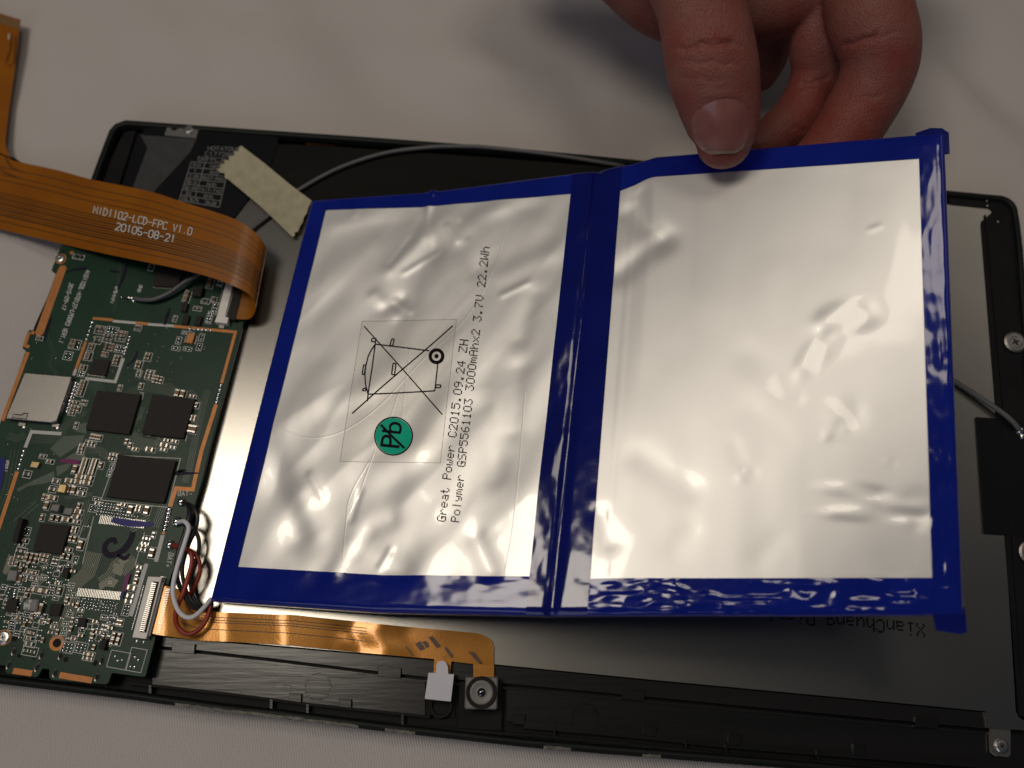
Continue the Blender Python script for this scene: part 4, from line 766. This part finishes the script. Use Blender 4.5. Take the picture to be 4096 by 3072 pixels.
# dents and creases of the pouch film: pixel line, half width mm, depth mm
DENT = [((1690, 800), (1735, 1010), 2.6, -.75), ((1735, 1000), (1640, 1190), 4.5, -.8), ((1560, 1080), (1690, 950), 2.2, .5), ((1540, 1235), (1600, 1200), 1.8, -.55), ((1500, 1180), (1580, 1260), 1.6, .45),
        ((1330, 900), (1480, 850), 3., .4), ((1250, 1150), (1480, 980), 4., .45), ((1180, 1300), (1350, 1180), 4., -.4), ((1060, 1790), (1190, 2150), 3.6, -.9), ((1090, 1700), (1010, 1900), 4., .5), ((1200, 1980), (1260, 2130), 3., .5),
        ((1440, 2190), (1600, 2290), 3.6, -.7), ((1490, 2120), (1560, 2080), 2.5, -.5), ((1400, 2180), (1330, 2300), 2.2, .55), ((2080, 1350), (2130, 1180), 2.6, -.55), ((2070, 1480), (2050, 1720), 3., -.6), ((1930, 1640), (1990, 1900), 3., -.4), ((1900, 2150), (1960, 2290), 2.4, -.7), ((2000, 1100), (2200, 1010), 3., .5), ((1880, 900), (2000, 830), 3., .4), ((1850, 1000), (1900, 1080), 2.4, -.4),
        ((1960, 880), (2140, 820), 3.2, -.35), ((1300, 1620), (1480, 1560), 3.4, .35), ((1150, 1560), (1250, 1450), 4., -.35), ((1400, 1900), (1700, 1800), 4., .35),
        ((2520, 850), (2640, 960), 3., -1.0), ((2640, 960), (2480, 1090), 3., -.9), ((2560, 780), (2600, 900), 2.4, -.5), ((3480, 920), (3520, 905), .5, .35), ((3120, 1740), (3040, 1640), 3.0, -.7), ((3000, 1420), (3160, 1540), 4., -.7), ((3000, 1660), (3060, 1800), 2.6, -.5), ((2940, 1780), (2960, 1840), 1.6, -.5), ((2560, 1820), (2760, 1960), 3., -.35), ((2700, 2200), (2760, 2120), 2.6, -.55), ((2400, 2060), (2440, 2170), 2., -.5), ((3040, 2230), (3100, 2160), 2.4, -.4), ((3680, 2090), (3740, 2040), 1.6, -.6), ((3540, 2000), (3740, 1990), 2., -.35), ((2540, 760), (2420, 2300), .45, .16), ((1620, 1090), (1745, 1010), .8, .3), ((1560, 1060), (1640, 960), .7, -.25), ((1790, 905), (1830, 965), .7, .3), ((1840, 890), (1870, 950), .6, -.25), ((1420, 860), (1445, 800), .8, .3), ((1580, 1200), (1640, 1245), .7, .35), ((1240, 1900), (1290, 1990), .8, .3), ((1560, 2200), (1520, 2270), .8, .35), ((2010, 1180), (2110, 1130), .8, .35), ((1400, 2080), (1440, 1960), .6, -.25)]
_d = []
for a, b, wd, h in DENT:
    ua, va = uv_px(*a); ub, vb = uv_px(*b); _d.append((float(ua)*LU, float(va)*LV, float(ub)*LU, float(vb)*LV, wd, h))
# flat facets of the film that tip towards a lamp: centre pixel, half sizes mm, turn, strength
FACET = []
for cx, cy, wl, ws, rot, k in ((3390, 1270, 4.2, 2.2, .25, 1.15), (3265, 1420, 4.2, 1.6, 1.0, 1.15), (3375, 1655, 2.6, 2.6, 0, 1.2), (3330, 1720, 1.5, .9, .9, 1.1), (2990, 1900, 1.3, 1.1, .3, 1.05), (3420, 1960, 4., .9, -.12, 1.15), (3660, 2000, 3.6, 1.5, -.15, 1.1), (3500, 2055, 6., .8, -.03, 1.1), (3560, 1850, .8, .6, 0, 1.1)):
    uu_, vv_ = uv_px(cx, cy); FACET.append((float(uu_)*LU, float(vv_)*LV, wl, ws, rot, -(4080-cx)/7000*(k if cy < 1800 else k*.62)*.74, -(1500-cy)/7000*(k if cy < 1800 else k*.3)*.74))
def film_h(u, v):
    x = u*LU; y = v*LV; h = np.zeros_like(x)
    for ax, ay, bx, by, wd, hh in _d:
        dx, dy = bx-ax, by-ay; t = np.clip(((x-ax)*dx+(y-ay)*dy)/(dx*dx+dy*dy), 0, 1); r2 = (x-ax-t*dx)**2+(y-ay-t*dy)**2; h = h+hh*np.exp(-r2/wd**2)*(.5 if ax < 1.26*LU else .3 if ax > 1.6*LU else .16)
    for fx, fy, wl, ws, rot, sx, sy in FACET:
        dx = x-fx; dy = y-fy; a1 = dx*math.cos(rot)-dy*math.sin(rot); a2 = dx*math.sin(rot)+dy*math.cos(rot); q = (a1/wl/1.35)**2+(a2/ws/1.4)**2+1.0*fbm(x/4.2+fx, y/4.2, 1); h = h+(sx*dx+sy*dy)*np.exp(-np.clip(q, 0, 30)**1.6*.7)
    lf = np.clip((1.03-u)/.06, 0, 1)
    h = h+lf*(1.1*fbm((x+.5*y)/14+3, (y-.4*x)/26+7, 2)+.32*(.1-np.abs(fbm((x+.8*y)/13+23, (y-.7*x)/30+4, 2)))+.12*(.1-np.abs(fbm((x-.5*y)/9+2, (y+.4*x)/24+31, 2))))+(1-lf)*(.3*fbm(x/22+5, y/26+2, 3)+.25*fbm(x/9, y/40+4, 2))
    return h
def body_h(u, v):
    x = u*LU; y = v*LV; d = np.minimum(np.minimum(x, 2*LU-x), np.minimum(y, LV-y)); q = np.clip((1.6-d)/1.6, 0, 1); drop = 1.2*(1-np.sqrt(np.clip(1-q*q, 0, 1)))
    c = np.abs(u-1.005)*LU; crease = .55*np.exp(-(c/1.0)**2)+.35*np.exp(-(c/4)**2); kink = .9*np.exp(-((u-.415)*LU/1.3)**2)*np.exp(-v/.05)
    return -drop-crease+kink
def surf(u, v, off, film=1., wr=0.):
    u = np.asarray(u, float); v = np.asarray(v, float); e = np.minimum(np.minimum(u*LU, 2*LU-u*LU), np.minimum(v*LV, LV-v*LV)); k = np.clip(e/9, .12, 1)
    h = body_h(u, v)+film_h(u, v)*film*k+off
    if np.any(wr):
        x = u*LU; y = v*LV; hz = np.clip((np.abs(v-.5)-.42)/.02, 0, 1); a1 = np.where(hz > .5, fbm(x/9+11, y/2.1+8, 2), fbm(x/2.3+3, y/9+1, 2)); a2 = fbm(x/3+5, y/3+2, 2)
        g = wr*(.3+1.0*np.clip((u-.85)*1.0, 0, 1)*np.clip(v*1.7-.45, 0, 1)); h = h+np.maximum(g*((.14-np.abs(a1))*1.5+a2*.5), -.07)
    return S0(u, v)+nrm(u, v)*h[..., None]
def uvgrid(ul, ur, v0, v1, nu, nv):
    """ul, ur: functions of v; v0, v1: functions of u-fraction"""
    s = np.linspace(0, 1, nu)[None, :]; t = np.linspace(0, 1, nv)[:, None]; vv = v0(s)*(1-t)+v1(s)*t; uu = ul(vv)*(1-s)+ur(vv)*s; vv = v0(s)*(1-t)+v1(s)*t+0*uu; return uu, vv
W1 = [uv_px(*p) for p in ((1303, 848), (2283, 777), (2118, 2308), (955, 2262))]; W2 = [uv_px(*p) for p in ((2482, 753), (3676, 640), (3728, 2313), (2360, 2313))]
def lin(a, b, key): # line through two uv points, as function of v (key 0) or u (key 1)
    (ua, va), (ub, vb) = a, b
    if key == 0: return lambda v: ua+(ub-ua)*(np.asarray(v)-va)/(vb-va)
    return lambda u: va+(vb-va)*(np.asarray(u)-ua)/(ub-ua)
K = lambda c: (lambda t: np.asarray(t, float)*0+c)
def patch(name, m, ul, ur, v0, v1, nu, nv, off, film=1., wr=0., parent=None):
    uu, vv = uvgrid(ul, ur, v0, v1, nu, nv); b = MB(); b.grid(surf(uu, vv, off, film, wr)[:, ::-1]); return b.build(name, m, parent or BAT, smooth=True)
l1, r1, l2, r2 = lin(W1[0], W1[3], 0), lin(W1[1], W1[2], 0), lin(W2[0], W2[3], 0), lin(W2[1], W2[2], 0)
fr = lambda a, b, c0, c1: (lambda s: (a+(b-a)*s))   # v along fraction
patch('pouch_cell', 'silver', lambda v: l1(v)-.015, lambda v: r1(v)+.015, fr(W1[0][1]-.012, W1[1][1]-.012, 0, 0), fr(W1[3][1]+.01, W1[2][1]+.01, 0, 0), 110, 150, 0)
patch('pouch_cell', 'silver', lambda v: l2(v)-.015, lambda v: r2(v)+.012, fr(W2[0][1]-.012, W2[1][1]-.012, 0, 0), fr(W2[3][1]+.01, W2[2][1]+.01, 0, 0), 110, 150, 0)
patch('blue_tape', 'blue', K(0.), K(1.02), K(0.), fr(W1[0][1]-.006, W1[1][1]+.002, 0, 0), 110, 14, .2, 1, .25)
patch('blue_tape', 'blue', K(0.), K(1.02), fr(W1[3][1]+.003, W1[2][1]-.001, 0, 0), K(1.), 110, 18, .2, 1, .4)
patch('blue_tape', 'blue', K(1.0), K(2.), K(0.), lambda s: np.where(s < .16, W2[0][1]+.022-.03*s/.16, W2[0][1]-.008+(W2[1][1]-W2[0][1]+.006)*(s-.16)/.84), 120, 14, .2, 1, .25)
patch('blue_tape', 'blue', K(1.0), K(2.), fr(W2[3][1]+.001, W2[2][1]-.001, 0, 0), K(1.), 160, 24, .2, 1, 1.0)
patch('blue_tape', 'blue', K(0.), l1, K(0.), K(1.), 12, 130, .26, 1, .25)
patch('blue_tape', 'blue_dark', r1, l2, K(0.002), K(.998), 26, 140, .32, 1, .35)
patch('blue_tape', 'blue', r2, K(2.), K(0.), K(1.), 18, 170, .26, 1, .38)
# underside and walls
n1 = 60; loop = [(u, 0.) for u in np.linspace(0, 2, n1)]+[(2., v) for v in np.linspace(0, 1, 40)[1:]]+[(u, 1.) for u in np.linspace(2, 0, n1)[1:]]+[(0., v) for v in np.linspace(1, 0, 40)[1:-1]]
lu = np.array([a for a, _ in loop]); lv = np.array([b for _, b in loop]); mb = MB()
ring(mb, [surf(lu, lv, .26, .6, .2), surf(lu, lv, -.6, 0), surf(lu, lv, -2.2, 0), surf(.004+lu*.996, .004+lv*.992, -2.9, 0)])
uu, vv = np.meshgrid(np.linspace(.008, 1.992, 60), np.linspace(.004, .996, 30)); G2 = surf(uu, vv, 0, 0)-nrm(uu, vv)*(body_h(uu, vv)+4.8)[..., None]; mb.grid(G2)
mb.build('pouch_underside', 'blue', BAT, smooth=True)
# loose tape ends folded at the right corners
for q, dz in (([(1.925, -.004), (1.965, -.013), (1.995, -.010), (2.012, .002), (2.012, .05), (1.925, .05)], .35), ([(1.925, .985), (2.003, .985), (2.006, 1.03), (1.99, 1.033), (1.932, 1.026)], .3)):
    a = np.array(q); p = S0(a[:, 0], a[:, 1])+nrm(a[:, 0], a[:, 1])*(dz-.9); k = len(p); nz = nrm(a[:, 0], a[:, 1]); mb = MB(); mb.add(np.vstack([p, p-nz*.35]), [tuple(range(k)), tuple(range(k, 2*k))[::-1]]+[(i, k+i, k+(i+1) % k, (i+1) % k) for i in range(k)]); mb.build('tape_end', 'blue_dark', BAT)

# ---- printing on the film
def on(pxs, off=.07): a = np.asarray(pxs, float); u, v = uv_px(a[:, 0], a[:, 1]); return surf(u, v, off)
def dot_line(txt, a, b, hs, mbk):
    D, wd = dots(txt); A = np.array(a, float); Bp = np.array(b, float); d = (Bp-A)/wd; l = np.linalg.norm(d); up = np.array([d[1], -d[0]])/l*l*hs; up = np.array([d[1], -d[0]])*hs
    if up[0] > 0: up = -up
    C = np.array([A+d*(x+.5)+up*(y-3) for x, y in D]); r = l*.6; ph = [(1, 0), (.5, .87), (-.5, .87), (-1, 0), (-.5, -.87), (.5, -.87)]
    pts = np.array([c+np.array(o)*r for c in C for o in ph]); V = on(pts); mbk.add(V, [tuple(range(6*k, 6*k+6))[::-1] for k in range(len(C))])
mb = MB(); dot_line('Great Power C2015.09.24 ZH', (1764, 2086), (1858, 1360), 1.08, mb); dot_line('Polymer GSP5561103 3000mAhx2 3.7V 22.2Wh', (1819, 2088), (1942, 988), 1.08, mb)
stuff(mb.build('cell_lettering', 'print', BAT))
Q = lambda pts: [(1300+.7233*x, 1000+.7233*y) for x, y in pts]
def pline(mbk, pts, wd, closed=False, off=.09):
    p = np.array(Q(pts), float)
    if closed: p = np.vstack([p, p[:1]])
    out = []
    for a, b in zip(p[:-1], p[1:]):
        n = max(2, int(np.hypot(*(b-a))/14)); d = (b-a)/np.hypot(*(b-a)); nn = np.array([-d[1], d[0]])*wd/2; t = np.linspace(0, 1, n)[:, None]; c = a+(b-a)*t
        mbk.grid(np.stack([on(c-nn, off), on(c+nn, off)], 1))
lab = MB(); q = np.array(Q([(205, 393), (728, 384), (638, 1178), (83, 1170)])); s, t = np.meshgrid(np.linspace(0, 1, 40), np.linspace(0, 1, 50)); 
g = (q[0]*(1-s[..., None])+q[1]*s[..., None])*(1-t[..., None])+(q[3]*(1-s[..., None])+q[2]*s[..., None])*t[..., None]; lab.grid(on(g.reshape(-1, 2), .05).reshape(50, 40, 3)[:, ::-1]); lb = lab.build('clear_label', 'clear', BAT, smooth=True)
ic = MB(); W_ = 4.8
for pts, c in (([(215, 420), (430, 660), (650, 912)], 0), ([(707, 420), (430, 660), (150, 905)], 0), ([(278, 520), (420, 538), (577, 557)], 0), ([(624, 630), (607, 778)], 0), ([(607, 778), (420, 790), (240, 800)], 0), ([(281, 487), (260, 660), (235, 838)], 0),
               ([(278, 520), (256, 552), (238, 590), (226, 640), (221, 690), (226, 745), (240, 800)], 0), ([(214, 635), (226, 637), (218, 690), (206, 688)], 1), ([(258, 490), (280, 486), (278, 507), (257, 506)], 1), ([(370, 490), (382, 492), (374, 530), (358, 527)], 1), ([(378, 628), (394, 630), (386, 692), (370, 690)], 1), ([(612, 745), (641, 747), (638, 762), (610, 760)], 1), ([(213, 768), (229, 766), (227, 781), (209, 779)], 1)): pline(ic, pts, W_, bool(c))
def disc(mbk, c, r0, r1, off, n=40, sy=1.):
    a = np.linspace(0, 2*math.pi, n, endpoint=False); o = np.array(Q([(c[0]+r1*math.cos(t), c[1]+r1*sy*math.sin(t)) for t in a])); V1 = on(o, off)
    if r0 > 0:
        i = np.array(Q([(c[0]+r0*math.cos(t), c[1]+r0*sy*math.sin(t)) for t in a])); V0 = on(i, off); mbk.add(np.vstack([V0, V1]), [(k, n+k, n+(k+1) % n, (k+1) % n) for k in range(n)])
    else: mbk.add(np.vstack([V1, on(np.array(Q([c])), off)]), [(k, (k+1) % n, n) for k in range(n)])
disc(ic, (617, 588), 26, 44, .10); disc(ic, (617, 588), 0, 12, .10); stuff(ic.build('bin_symbol', 'print', lb))
gr = MB(); [disc(gr, (380, 1030), r0, r0+12.5, .10) for r0 in (.5, 13, 25.5, 38, 50.5, 63, 75.5, 88)]; gr.build('green_disc', 'pbgreen', lb, smooth=True)
pb = MB(); disc(pb, (380, 1030), 102, 108, .12); pline(pb, [(310, 968), (375, 1035), (441, 1098)], 9, off=.22)
V, F = font_mesh('Pb'); A = np.array(Q([(412, 1098)])[0]); Bp = np.array(Q([(428, 955)])[0]); d = (Bp-A)/V[:, 0].max(); up = np.array([d[1], -d[0]]); up = up if up[0] < 0 else -up
V2 = on(np.array([A+d*x+up*y*.98 for x, y, _ in V]), .18); pb.add(V2, F); stuff(pb.build('lead_free_symbol', 'print', lb))
ed = MB(); pline(ed, [(205, 393), (728, 384), (638, 1178), (83, 1170)], 1.2, True, .065); M['edge'] = mat('label_edge', (.30, .28, .26), .4); ed.build('label_edge', 'edge', lb)
# raised creases of the film that catch the light
cr = MB()
for pts in ([(1075, 1640), (1180, 1740), (1330, 1740), (1500, 1640), (1690, 1440), (1850, 1290), (1960, 1110), (2030, 900)], [(1480, 1840), (1400, 1980), (1380, 2100), (1370, 2240)], [(1530, 1760), (1600, 1560)], [(1600, 1760), (1620, 1560), (1640, 1400)], [(2100, 1570), (2060, 2050), (2020, 2290)], [(1500, 1800), (1440, 1960), (1395, 2050)]):
    p = catmull(np.array([(x, y, 0) for x, y in pts]), 10)[:, :2]; o = np.zeros((len(p), 3, 3)); t = np.gradient(p, axis=0); t /= np.linalg.norm(t, axis=1, keepdims=True); nn = np.stack([-t[:, 1], t[:, 0]], -1)
    u0 = on(p-nn*4.5, .01); u1 = on(p, .035); u2 = on(p+nn*4.5, .01); cr.grid(np.stack([u0, u1, u2], 1))
cr.build('film_crease', 'silver', BAT, smooth=True)

# ================================================================== HAND
def wdepth(p): return (np.asarray(p)-CAMP)@_fw
def finger(mbk, pts, flat=1., seg=28, cap=True):
    """pts: (px, py, z, half width px)"""
    c = np.array([P(a, b, z) for a, b, z, _ in pts]); r = np.array([h*wdepth(q)/FPX for q, (_, _, _, h) in zip(c, pts)])
    cr4 = catmull(np.hstack([c, r[:, None]]), 8); p = cr4[:, :3]; R = cr4[:, 3]; t = np.gradient(p, axis=0); t /= np.linalg.norm(t, axis=1, keepdims=True)
    if cap:
        for end in (0, -1):
            base = p[end]; tt = t[end]*(-1 if end == 0 else 1); rr = R[end]; ex_p = []; ex_r = []
            for a in (25, 45, 62, 76, 86): a = math.radians(a); ex_p.append(base+tt*rr*math.sin(a)*.9); ex_r.append(rr*math.cos(a))
            if end == 0: p = np.vstack([ex_p[::-1], p]); R = np.concatenate([ex_r[::-1], R]); t = np.vstack([[t[0]]*5, t])
            else: p = np.vstack([p, ex_p]); R = np.concatenate([R, ex_r]); t = np.vstack([t, [t[-1]]*5])
    V = []
    for i in range(len(p)):
        s = np.cross(t[i], _fw); s /= np.linalg.norm(s); o = np.cross(s, t[i])
        for k in range(seg): a = 2*math.pi*k/seg; V.append(p[i]+R[i]*(s*math.cos(a)+o*math.sin(a)*flat))
    F = [(i*seg+k, i*seg+(k+1) % seg, (i+1)*seg+(k+1) % seg, (i+1)*seg+k) for i in range(len(p)-1) for k in range(seg)]+[tuple(range(seg))[::-1], tuple(range((len(p)-1)*seg, len(p)*seg))]
    mbk.add(V, F)
hb = MB()
finger(hb, [(2660, -420, 66, 250), (2745, -160, 62, 200), (2796, 0, 59, 179), (2820, 100, 57, 181), (2837, 200, 55.5, 186), (2855, 300, 53, 184), (2872, 380, 50.5, 172), (2886, 450, 48, 159), (2897, 530, 45, 138), (2896, 575, 43, 112)], .82)
finger(hb, [(3560, -420, 46, 210), (3480, -180, 44, 180), (3466, -20, 42, 168), (3484, 80, 41, 172), (3514, 170, 39.5, 163), (3518, 255, 37, 151), (3490, 345, 34, 141), (3440, 440, 31, 136), (3378, 540, 29, 131), (3300, 640, 27.5, 125), (3200, 720, 27, 110)], .95)
finger(hb, [(3420, -300, 38, 150), (3330, -80, 36, 128), (3290, 80, 31, 118), (3270, 190, 27.5, 109), (3268, 290, 23.5, 102), (3228, 400, 20.5, 99), (3150, 505, 19.5, 96), (3030, 590, 19.5, 84)], .95)
finger(hb, [(3260, -250, 33, 140), (3140, -30, 24, 112), (3092, 120, 19, 96), (3062, 235, 15, 84), (3036, 300, 12.5, 70)], .95)
finger(hb, [(2150, -450, 44, 240), (2330, -290, 42, 190), (2492, -160, 39, 168), (2660, -20, 36, 172), (2830, 30, 34, 160), (3000, 10, 33, 165), (3200, -60, 34, 180), (3420, -180, 38, 200)], .9)
finger(hb, [(2400, -420, 50, 330), (2800, -330, 46, 330), (3250, -360, 42, 300)], .8)
V = np.vstack(hb.v); me = bpy.data.meshes.new('h'); me.from_pydata(V.tolist(), [], hb.f); tmp = bpy.data.objects.new('h', me); COL.objects.link(tmp)
md = tmp.modifiers.new('r', 'REMESH'); md.mode = 'VOXEL'; md.voxel_size = .62; sm_ = tmp.modifiers.new('s', 'SMOOTH'); sm_.iterations = 7; sm_.factor = .5
dg = bpy.context.evaluated_depsgraph_get(); dg.update(); hm = bpy.data.meshes.new_from_object(tmp.evaluated_get(dg)); bpy.data.objects.remove(tmp)
n = len(hm.vertices); co = np.empty(n*3); hm.vertices.foreach_get('co', co); co = co.reshape(-1, 3); no = np.empty(n*3); hm.vertices.foreach_get('normal', no); no = no.reshape(-1, 3)
px = proj(co); dsp = np.zeros(n); red = np.zeros(n); facing = np.clip((-no@_fw-.05)/.3, 0, 1)
def crease(a, b, wd, dep, sag=0.):
    global dsp
    A = np.array(a, float); Bq = np.array(b, float); d = Bq-A; l = np.hypot(*d); d /= l; s = ((px-A)@d)/l; t = (px-A)@np.array([-d[1], d[0]])-sag*4*s*(1-s)
    wob = 5*np.sin(s*17+a[0])+3*np.sin(s*41+a[1]); dsp -= dep*np.exp(-((t+wob)/wd)**2)*np.clip(np.minimum(s, 1-s)*6+.1, 0, 1)*((s > -.05) & (s < 1.05))*facing
crease((2690, 205), (2975, 182), 9, .75, -16); crease((2705, 178), (2940, 168), 6, .35, -12); crease((2700, 255), (2960, 262), 8, .3, -10); crease((2690, 305), (2960, 320), 9, .25, 5); crease((2690, 85), (2950, 70), 9, .28, -25); crease((2700, 130), (2930, 120), 7, .22, -18); crease((2720, 345), (2950, 350), 7, .18, 0)
crease((3340, 190), (3520, 130), 9, .7, 6); crease((3400, 165), (3620, 120), 6, .3, 4); crease((3360, 395), (3540, 380), 9, .3, 4); crease((3190, 350), (3330, 300), 9, .5, 3); crease((3120, 500), (3230, 520), 7, .25, 2)
# soft tissue folds and a flattened nail bed
bed = (((px[:, 0]-2884)/118)**4+((px[:, 1]-505)/112)**4); dsp -= .12*np.clip(1.15-bed, 0, 1)**.5*facing*(px[:, 1] > 390)*(px[:, 1] < 640)*(co[:, 2] > 40)
rimf = np.exp(-((bed**.25-1.12)/.09)**2)*(co[:, 2] > 40)*facing; dsp += .10*rimf*(px[:, 1] < 600)
dsp += .12*fbm(co[:, 0]/3.1, co[:, 1]/3.4, 3)
co = co+no*dsp[:, None]
for c, r, a in (((3430, 560), 150, .75), ((2880, 620), 90, .5), ((3500, 180), 120, .25), ((3200, 330), 110, .45), ((3230, 470), 140, .55), ((2850, 190), 110, .3), ((3600, 250), 70, .35)): red += a*np.exp(-((px[:, 0]-c[0])**2+(px[:, 1]-c[1])**2)/r**2)
org = co.mean(0); hm.vertices.foreach_set('co', ((co-org)*MM).ravel()); at = hm.attributes.new('red', 'FLOAT', 'POINT'); at.data.foreach_set('value', np.clip(red, 0, 1))
hm.materials.clear(); hm.materials.append(M['skin']); hm.polygons.foreach_set('use_smooth', [True]*len(hm.polygons)); hm.polygons.foreach_set('material_index', [0]*len(hm.polygons)); hm.update(); hm.name = 'person'
hand = bpy.data.objects.new('person', hm); COL.objects.link(hand); put(hand, org, None); tag(hand, 'bare hand pinching the top edge of the battery between thumb and fingers', 'hand')
from mathutils.bvhtree import BVHTree
bv = BVHTree.FromPolygons([tuple(c) for c in co], [tuple(p.vertices) for p in hm.polygons])
def hit(x, y):
    d = P(x, y, 0)-CAMP; d /= np.linalg.norm(d); r = bv.ray_cast(Vector(CAMP), Vector(d), 400); return (np.array(r[0]), np.array(r[1])) if r[0] is not None else (P(x, y, 45), np.array([0, 0, 1.]))
def nail(mbk, v0, v1, nv, lift):
    Gn = []
    for v in np.linspace(v0, v1, nv):
        row = []
        for u in np.linspace(-1, 1, 21):
            cx = 2866+25*v; hw = 113*(1 if v > .3 else math.sqrt(max(.02, 1-.42*((.3-v)/.3)**2)))*(1 if v < .62 else math.sqrt(max(.0, 1-((v-.62)/.49)**2)))
            cx += 8*(1-v); y = 398+205*v-(20*u)*(1-v)-8*u*v*.5+(26*u*u)*(1-v)**2; row.append((cx+u*hw, y))
        Gn.append(row)
    Gn = np.array(Gn); Z3 = np.array([[hit(*q)[0] for q in r] for r in Gn]); zz = Z3[:, :, 2].copy()
    uu = np.linspace(-1, 1, 21)
    for i in range(len(zz)):   # smooth convex plate across the thumb
        c = np.polyfit(uu, zz[i], 2); zz[i] = np.polyval(c, uu)
    for j in range(21): c = np.polyfit(np.linspace(0, 1, nv), zz[:, j], min(2, nv-1)); zz[:, j] = np.polyval(c, np.linspace(0, 1, nv))
    lf = lift*np.clip((1-np.abs(uu))*5, 0, 1)[None, :]
    out = np.array([[P(Gn[i, j, 0], Gn[i, j, 1], zz[i, j]+lf[0, j]) for j in range(21)] for i in range(nv)]); mbk.grid(out[:, ::-1]); return out
mb = MB(); gn = nail(mb, .0, 1.0, 16, .42); nl = mb.build('thumbnail', 'nail', hand, smooth=True)
mb = MB(); gn2 = nail(mb, .975, 1.06, 6, .5); mb.build('nail_edge', 'nail_tip', nl, smooth=True)
